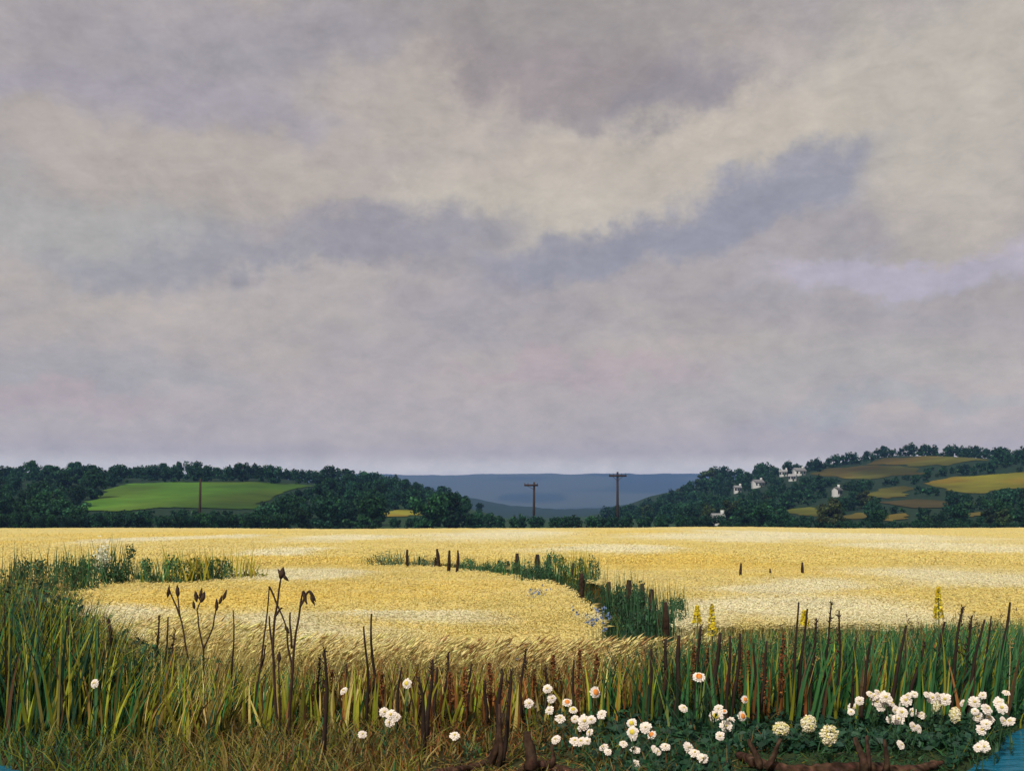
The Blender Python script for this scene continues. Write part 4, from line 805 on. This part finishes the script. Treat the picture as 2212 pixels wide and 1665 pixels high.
# ------------------------------------------------------------------ white flowers on the bank
def flower_mesh(h, eye, yel, seed):
    rg = np.random.default_rng(seed); P, S, E, Lf = MB(), MB(), MB(), MB(); az = rg.random() * 6.28
    lean = np.array([rg.normal() * .03, rg.normal() * .02 - .01]); top = np.array([lean[0], lean[1], h])
    V, Q = tube([(0, 0, -.02), (lean[0] * .3, lean[1] * .3, h * .5), top], [.0035, .003, .0025], 5); S.add(V, Q, (.04, .10, .035))
    nrm = np.array([rg.normal() * .42, -.95 + rg.normal() * .28, .7 + rg.normal() * .28]); nrm /= np.linalg.norm(nrm); a = np.cross(nrm, [0.1, 0.2, 1]); a /= np.linalg.norm(a); b = np.cross(nrm, a)
    for ring, (n, ro, lift, w) in enumerate([(13, .041, -.004, .017), (12, .034, .004, .015), (9, .022, .009, .012)]):
        for q in range(n):
            th = q * 6.283 / n + ring * .21 + rg.normal() * .07; rr = ro * (1 + rg.normal() * .07); e = math.cos(th) * a + math.sin(th) * b; s = -math.sin(th) * a + math.cos(th) * b
            pts = [top + nrm * lift * .3 + e * .005, top + e * rr * .5 + s * w * .42 + nrm * (lift + .003), top + e * rr * .88 + s * w * .5 + nrm * (lift + .001), top + e * rr + nrm * (lift - .002), top + e * rr * .88 - s * w * .5 + nrm * (lift + .001), top + e * rr * .5 - s * w * .42 + nrm * (lift + .003)]
            P.add(pts, [np.array([[0, 1, 2, 3], [0, 3, 4, 5]])], np.array((.82, .75, .69)) * (1 + rg.normal() * .06) * np.array([1, 1 - .03 * rg.random(), 1 - .08 * rg.random()]))
    k = 8; ring = []
    for i, (f, up) in enumerate([(1, .009), (.75, .014), (.35, .017)]):
        for j in range(k): th = j * 6.283 / k; ring.append(top + nrm * up + eye * f * (math.cos(th) * a + math.sin(th) * b))
    Q = [[i * k + j, i * k + (j + 1) % k, (i + 1) * k + (j + 1) % k, (i + 1) * k + j] for i in range(2) for j in range(k)]
    E.add(ring, [np.array(Q), np.array([[2 * k + j for j in range(k)]])], yel)
    n = 6; an = rg.random(n) * 6.28; ev = np.stack([np.cos(an), np.sin(an)], -1); V, Q = blades(np.array([[0, 0, h * f] for f in np.linspace(.05, .6, n)]), np.full(n, .05), np.full(n, .016), ev * .03, ev * .03, 3, an + 1.57, 2.0); Lf.add(V, Q, (.03, .085, .035))
    return P.mesh('petals', M_PETAL), S.mesh('stem', M_GRASS), E.mesh('eye', M_PETAL), Lf.mesh('leaf', M_GRASS), h, top
VAR = [flower_mesh(.13 + .05 * (i % 6), .007 + .002 * (i % 3), (.62, .50, .12), i) for i in range(24)]
VOR = [flower_mesh(.16 + .06 * (i % 3), .022, (.75, .26, .05), 50 + i) for i in range(3)]
VYE = [flower_mesh(.16 + .06 * (i % 3), .018, (.72, .58, .07), 70 + i) for i in range(3)]
def flower(px, py, size, kind, label, group):
    pool = {'w': VAR, 'o': VOR, 'y': VYE}[kind]; best = None
    for k in R.permutation(len(pool)):
        h = pool[k][4]; sc = 1.0; d = (CAMZ - h) * F / (py - HY)
        if 8.35 <= d <= 11.2: best = (k, d); break
    if py < 1515: best = (int(R.integers(0, len(pool))), 9.55 if px > 400 else 8.9)
    if best is None: k = 0; d = float(np.clip((CAMZ - pool[0][4]) * F / (py - HY), 8.3, 12.0)); best = (k, d)
    k, d = best; Pm, Sm, Em, Lm, h, top = pool[k]; s = size * float(np.clip(1.0 + .15 * R.normal(), .75, 1.3)) / F * d / .080; x = (px - CX) / F * d
    zt = CAMZ - (py - HY) / F * d; zb = tz(x, d); hs = max((zt - zb) / h, .3)
    o = empty('white_flower', (x - top[0] * s, d, zb), 0, 1.0); tag(o, label, 'flower', group)
    for nm, me in (('stem', Sm), ('leaf', Lm)):
        c = link(nm, me, o); c.scale = (s, s, hs)
    hd = link('petals', Pm, o); hd.scale = (s, s, s); hd.location = (0, 0, h * hs - h * s)
    ey = link('eye', Em, hd)
def S5(cx, cy): return (800 + .4069 * cx) / 1.2012, (1400 + .4069 * cy) / 1.2012
def S1(cx, cy): return (1350 + .3165 * cx) / 1.2012, (1700 + .3165 * cy) / 1.2012
def S2(cx, cy): return (2000 + .297 * cx) / 1.2012, (1750 + .297 * cy) / 1.2012
def many(conv, pts, label, group):
    pts = sorted(pts, key=lambda p: p[0])
    for q, p in enumerate(pts):
        px, py = conv(p[0], p[1]); flower(px, py, p[3] if len(p) > 3 else 20 + 3 * R.random(), p[2] if len(p) > 2 else 'w', label + (', %s from the left' % ORD[q] if len(pts) > 1 else ''), group)
flower(206, 1474, 20, 'w', 'lone white flower, farthest left of all the blooms', 'white flowers in the left and middle grass')
GM = 'white flowers in the left and middle grass'
for p, lab in [((225, 960), 'lone white flower just right of the tall dark stalk, left of centre'), ((628, 915, 'y'), 'white and yellow flower highest in the brown middle grass'), ((350, 1232), 'single white flower low in the grass below the trio'), ((932, 1248), 'single white flower low between the dark middle stalks')]:
    px, py = S5(*p[:2]); flower(px, py, 22, p[2] if len(p) > 2 else 'w', lab, GM)
many(S5, [(482, 1100), (526, 1116), (560, 1132), (520, 1160)], 'white flower of the tight bunch in the brown middle grass', GM)
many(S5, [(1525, 950), (1553, 1013), (1408, 1045), (1440, 1047), (1537, 1080), (1688, 1080, 'y'), (1605, 1138), (1700, 1140), (1758, 1147), (1806, 1147), (1868, 1107, 'w', 24), (1750, 1192), (1790, 1220), (1578, 1270), (1700, 1282), (1740, 1282), (1778, 1276), (1882, 1320), (1910, 1352)], 'white flower of the loose drift right of the fallen branch', 'loose drift of white flowers near the centre')
many(S5, [(1830, 970, 'o')], 'white flower with orange side above the central drift', 'loose drift of white flowers near the centre')
many(S5, [(1650, 1033, 'o')], 'orange tinted flower in the middle of the central drift', 'loose drift of white flowers near the centre')
many(S5, [(2062, 1170, 'y', 24), (2068, 1225, 'y', 26), (2072, 1258), (2150, 1195), (2190, 1243, 'o'), (2010, 1300), (2080, 1325), (2087, 1430)], 'white flower in the cluster left of the long log', 'cluster of white flowers left of the long log')
many(S1, [(1102, 765), (1130, 788), (1180, 730), (1382, 755), (1418, 780), (1497, 843)], 'white flower low on the dark bank left of the long log', 'cluster of white flowers left of the long log')
many(S1, [(1462, 172, 'o')], 'pinkish white flower highest of all, against the reeds', 'white flowers before the reeds')
many(S1, [(1335, 427), (1455, 480), (1617, 430), (1605, 500, 'y', 26), (1640, 520), (1718, 530), (1688, 580), (1637, 658)], 'white flower of the group standing before the reeds', 'white flowers before the reeds')
many(S1, [(1840, 358, 'o'), (1818, 495, 'o'), (1672, 455, 'o', 16)], 'white and orange flower of the group before the reeds', 'white flowers before the reeds')
DG = 'dense drift of white flowers at the right'
many(S2, [(775, 225), (720, 290), (705, 325), (865, 165), (905, 185), (945, 160), (985, 185), (930, 235), (940, 270), (1030, 225), (1060, 250), (1110, 260), (1150, 270), (1090, 305), (1135, 320), (1050, 385), (1100, 375), (1170, 215), (1190, 180), (1255, 170), (1350, 165, 'w', 22), (1420, 205), (1445, 180), (1520, 212), (1235, 322), (1318, 348), (1225, 440), (1275, 460), (1140, 612, 'w', 24)], 'white flower of the dense drift left of the cream oval bloom', DG)
many(S2, [(1670, 240, 'w', 24), (1780, 235), (1815, 250), (1860, 285, 'w', 24), (1790, 320), (1805, 365, 'w', 22), (1910, 380, 'w', 24), (1880, 430), (1850, 485), (1838, 172), (2033, 145), (1975, 235), (2005, 280), (2010, 393), (2080, 400), (1810, 632), (1850, 620)], 'white flower of the drift at the far right by the water', 'white flowers by the water at the right')

def umbel(px, py, wpx, hpx, label, dense=1.0):
    d = (CAMZ - .22) * F / (py - HY); d = float(np.clip(d, 8.4, 11)); c = at(px, py, d); zb = tz(c[0], d); o = empty('cream_umbel', (c[0], d, zb)); tag(o, label, 'umbel', 'cream flower heads on the bank')
    rx, rz = wpx / F * d * .5, hpx / F * d * .5; h = c[2] - zb; mb = MB(); V, Q = tube([(0, 0, -.02), (.005, 0, h * .5), (0, 0, h - rz * .5)], [.006, .005, .004], 6); mb.add(V, Q, (.05, .11, .04)); link('stem', mb.mesh('stem', M_GRASS), o)
    n = int(420 * dense); u = R.normal(size=(n, 3)); u /= np.linalg.norm(u, axis=1, keepdims=True); P = np.array([0, 0, h]) + u * np.array([rx, rx * .6, rz]) * (.55 + .45 * R.random((n, 1)) ** .5)
    fb = MB(); V, Q = leaves(P, .016 + .012 * R.random(n), .85, u + np.array([0, -.6, .3]), .5); fb.add(V, Q, np.repeat(vary(np.where((R.random(n) < .3)[:, None], np.array((.66, .58, .20)), np.array((.82, .76, .55))), n, .07, .03), 4, 0)); hd = link('florets', fb.mesh('florets', M_PETAL), o)
    rb = MB()
    for q in range(9): e = P[int(R.integers(0, n))]; V, Q = tube([(0, 0, h - rz * .6), e * .98], [.0025, .0015], 4); rb.add(V, Q, (.09, .15, .05))
    link('ray', rb.mesh('ray', M_GRASS), o)
    lb = MB(); n = 9; a = R.random(n) * 6.28; e = np.stack([np.cos(a), np.sin(a)], -1); V, Q = blades(np.array([[0, 0, h * f] for f in np.linspace(.05, .7, n)]), np.full(n, .06), np.full(n, .03), e * .05, e * .04, 3, a + 1.57, 2.); lb.add(V, Q, (.028, .08, .035)); link('leaf', lb.mesh('leaf', M_GRASS), o)
for p, w, hh, lab in [((90, 470), 36, 30, 'cream flower head farthest left above the long log'), ((330, 430), 34, 40, 'cream flower head with a pale trailing side, above the long log'), ((510, 525), 40, 48, 'largest cream flower head, oval, above the middle of the log'),
                      ((612, 195), 36, 22, 'cream head at the left end of the dense white drift'), ((1455, 280), 32, 30, 'cream head in the middle right of the dense drift'), ((1610, 350), 24, 34, 'cream oval bloom between the dense drift and the waterside flowers'), ((1712, 185), 34, 30, 'cream head at the top of the waterside flowers'), ((1205, 190), 30, 34, 'greyish cream head at the back of the dense drift'), ((930, 215), 44, 38, 'broad cream head amid the left of the dense drift')]:
    px, py = S2(*p); umbel(px, py, w, hh, lab)

# yellow spikes above the verge
def mullein(px, top, bot, d, label):
    t = at(px, top, d); zb = tz(t[0], d); h = t[2] - zb; hb_ = CAMZ - (bot - HY) / F * d - zb; o = empty('yellow_flower_spike', (t[0], d, zb)); tag(o, label, 'flower spike', 'yellow flower spikes in the verge')
    mb = MB(); V, Q = tube([(0, 0, -.03), (.01, 0, h * .5), (0, 0, h)], [.010, .008, .004], 6); mb.add(V, Q, (.10, .13, .04)); link('stem', mb.mesh('stem', M_GRASS), o)
    fb = MB(); n = 240; q = hb_ + (h - hb_) * R.random(n); a = R.random(n) * 6.28; r = .035 * (1.1 - (q - hb_) / (h - hb_)) + .008; P = np.stack([r * np.cos(a), r * np.sin(a), q], -1); V, Q = leaves(P, .022 + .014 * R.random(n), .85); fb.add(V, Q, np.repeat(vary((.70, .56, .035), n, .1, .05), 4, 0)); link('blossom', fb.mesh('blossom', M_PETAL), o)
    lb = MB(); n = 10; a = R.random(n) * 6.28; e = np.stack([np.cos(a), np.sin(a)], -1); V, Q = blades(np.array([[0, 0, hb_ * f] for f in np.linspace(.05, .8, n)]), np.full(n, .10), np.full(n, .05), e * .08, e * .06, 3, a + 1.57, 2.); lb.add(V, Q, (.06, .13, .05)); link('leaf', lb.mesh('leaf', M_GRASS), o)
mullein(2027, 1268, 1335, 10.8, 'yellow flower spike rising highest at the right of the verge'); mullein(1506, 1308, 1345, 11.4, 'yellow flower spike, left of the pair beside the hedge foot'); mullein(1538, 1304, 1372, 11.2, 'stouter yellow flower spike, right of the pair beside the hedge foot'); mullein(1738, 1318, 1350, 11.3, 'small yellow flower spike between two dark stalks')

# blue flowers at the crop edge
def blue_clump(px, py, d, n, label):
    c = at(px, py, d); zb = tz(c[0], d); o = empty('blue_flower_clump', (c[0], d, zb)); tag(o, label, 'blue flowers', 'blue wildflowers at the crop edge'); h = c[2] - zb
    P = np.array([0, 0, h]) + R.normal(size=(n, 3)) * np.array([.10, .08, .06]); sb = MB(); B = np.stack([P[:, 0] * .4, P[:, 1] * .4, np.full(n, -.02)], -1); V, Q = blades(B, P[:, 2] + .02, np.full(n, .006), (P - B)[:, :2], np.zeros((n, 2)), 2, power=6); sb.add(V, Q, (.05, .11, .05)); link('stem', sb.mesh('stem', M_GRASS), o)
    fb = MB(); m = 7; i = np.repeat(np.arange(n), m); V, Q = leaves(P[i] + R.normal(size=(n * m, 3)) * .013, .025 + .012 * R.random(n * m), .7); fb.add(V, Q, np.repeat(vary((.16, .24, .42), n * m, .15, .06), 4, 0)); link('blossom', fb.mesh('blossom', M_PETAL), o)
blue_clump(1288, 1335, 12.4, 22, 'pale blue flower clump at the edge of the crop below the hedge'); blue_clump(1160, 1278, 21.5, 24, 'faint blue flower clump under the bend of the ditch'); blue_clump(1130, 1425, 12.2, 30, 'dull blue flower clump in the brown grass edge')

# ------------------------------------------------------------------ fallen branches on the bank
def branch(name, label, main, stubs, r):
    g = None; 
    def wp(px, py, hz=0.0): d = (CAMZ - .10) * F / (py - HY); p = at(px, py, d); return p
    P = np.array([wp(*q) for q in main]); g = P[len(P) // 2].copy(); g[2] = tz(g[0], g[1]); o = empty(name, g); tag(o, label, 'branch', 'fallen dark branches on the bank')
    P = P - g; P[:, 2] = np.array([tz(a + g[0], b + g[1]) for a, b in P[:, :2]]) - g[2] + r * .8
    t = np.linspace(0, len(P) - 1, 60); S = np.stack([np.interp(t, np.arange(len(P)), P[:, j]) for j in range(3)], -1); S[:, 2] += .015 * np.sin(t * 2.3); mb = MB()
    V, Q = tube(S, r * (np.interp(t / t[-1], [0, .1, .5, .9, 1], [.45, .9, 1.1, .8, .35])) * (1 + .16 * np.sin(t * 9.7) * np.sin(t * 3.1)), 10, .4); mb.add(V, Q, vary((.055, .030, .020), len(V), .4, .08)); link('log', mb.mesh('log', M_BARK), o)
    for (x0, y0, x1, y1, w) in stubs:
        d = (CAMZ - .10) * F / (max(y0, 1585) - HY); a = at(x0, y0, d) - g; b = at(x1, y1, d) - g; a[2] = min(a[2], r); u = np.linspace(0, 1, 6)[:, None]; Q_ = a + (b - a) * u; Q_[:, 0] += .012 * np.sin(u[:, 0] * 5); mb = MB()
        V, Q = tube(Q_, w / F * d * .5 * np.linspace(1.2, .55, 6), 7, .3); mb.add(V, Q, vary((.05, .03, .02), len(V), .25, .06)); link('broken_limb', mb.mesh('broken_limb', M_BARK), o)
branch('fallen_branch', 'dark fallen branch with curved limbs at the bottom centre', [(930, 1644), (985, 1640), (1040, 1622), (1075, 1592)], [(1060, 1622, 1090, 1540, 16), (1078, 1630, 1082, 1520, 10)], .028)
branch('fallen_branch', 'short dark branch with a thick upright stump left of the white drift', [(1120, 1640), (1180, 1632), (1225, 1640), (1262, 1650)], [(1146, 1640, 1140, 1580, 28), (1190, 1636, 1196, 1606, 12)], .034)
branch('fallen_log', 'long brown fallen log with broken limbs under the cream flowers', [(1592, 1612), (1625, 1628), (1700, 1638), (1800, 1644), (1900, 1641), (1980, 1640), (2036, 1632)], [(1640, 1640, 1620, 1596, 16), (1655, 1640, 1690, 1594, 13), (1868, 1648, 1850, 1592, 18), (1872, 1648, 1876, 1588, 12), (1912, 1648, 1914, 1596, 12)], .046)

# ------------------------------------------------------------------ haze over the valley
def build_haze():
    mb = MB(); box(mb, -9400, 9400, -60, 9560, -6, 262, (1, 1, 1)); m = bpy.data.materials.new('valley_haze'); m.use_nodes = True; nt = m.node_tree; nt.nodes.clear()
    out = nt.nodes.new('ShaderNodeOutputMaterial'); v = nt.nodes.new('ShaderNodeVolumePrincipled'); v.inputs['Color'].default_value = (0.22, 0.42, 1.0, 1); v.inputs['Density'].default_value = 0.00014; v.inputs['Anisotropy'].default_value = 0.0
    nt.links.new(v.outputs[0], out.inputs['Volume']); o = link('haze', mb.mesh('haze', m)); tag(o, kind='stuff', label='thin blue haze lying over the valley and far hill')
build_haze()
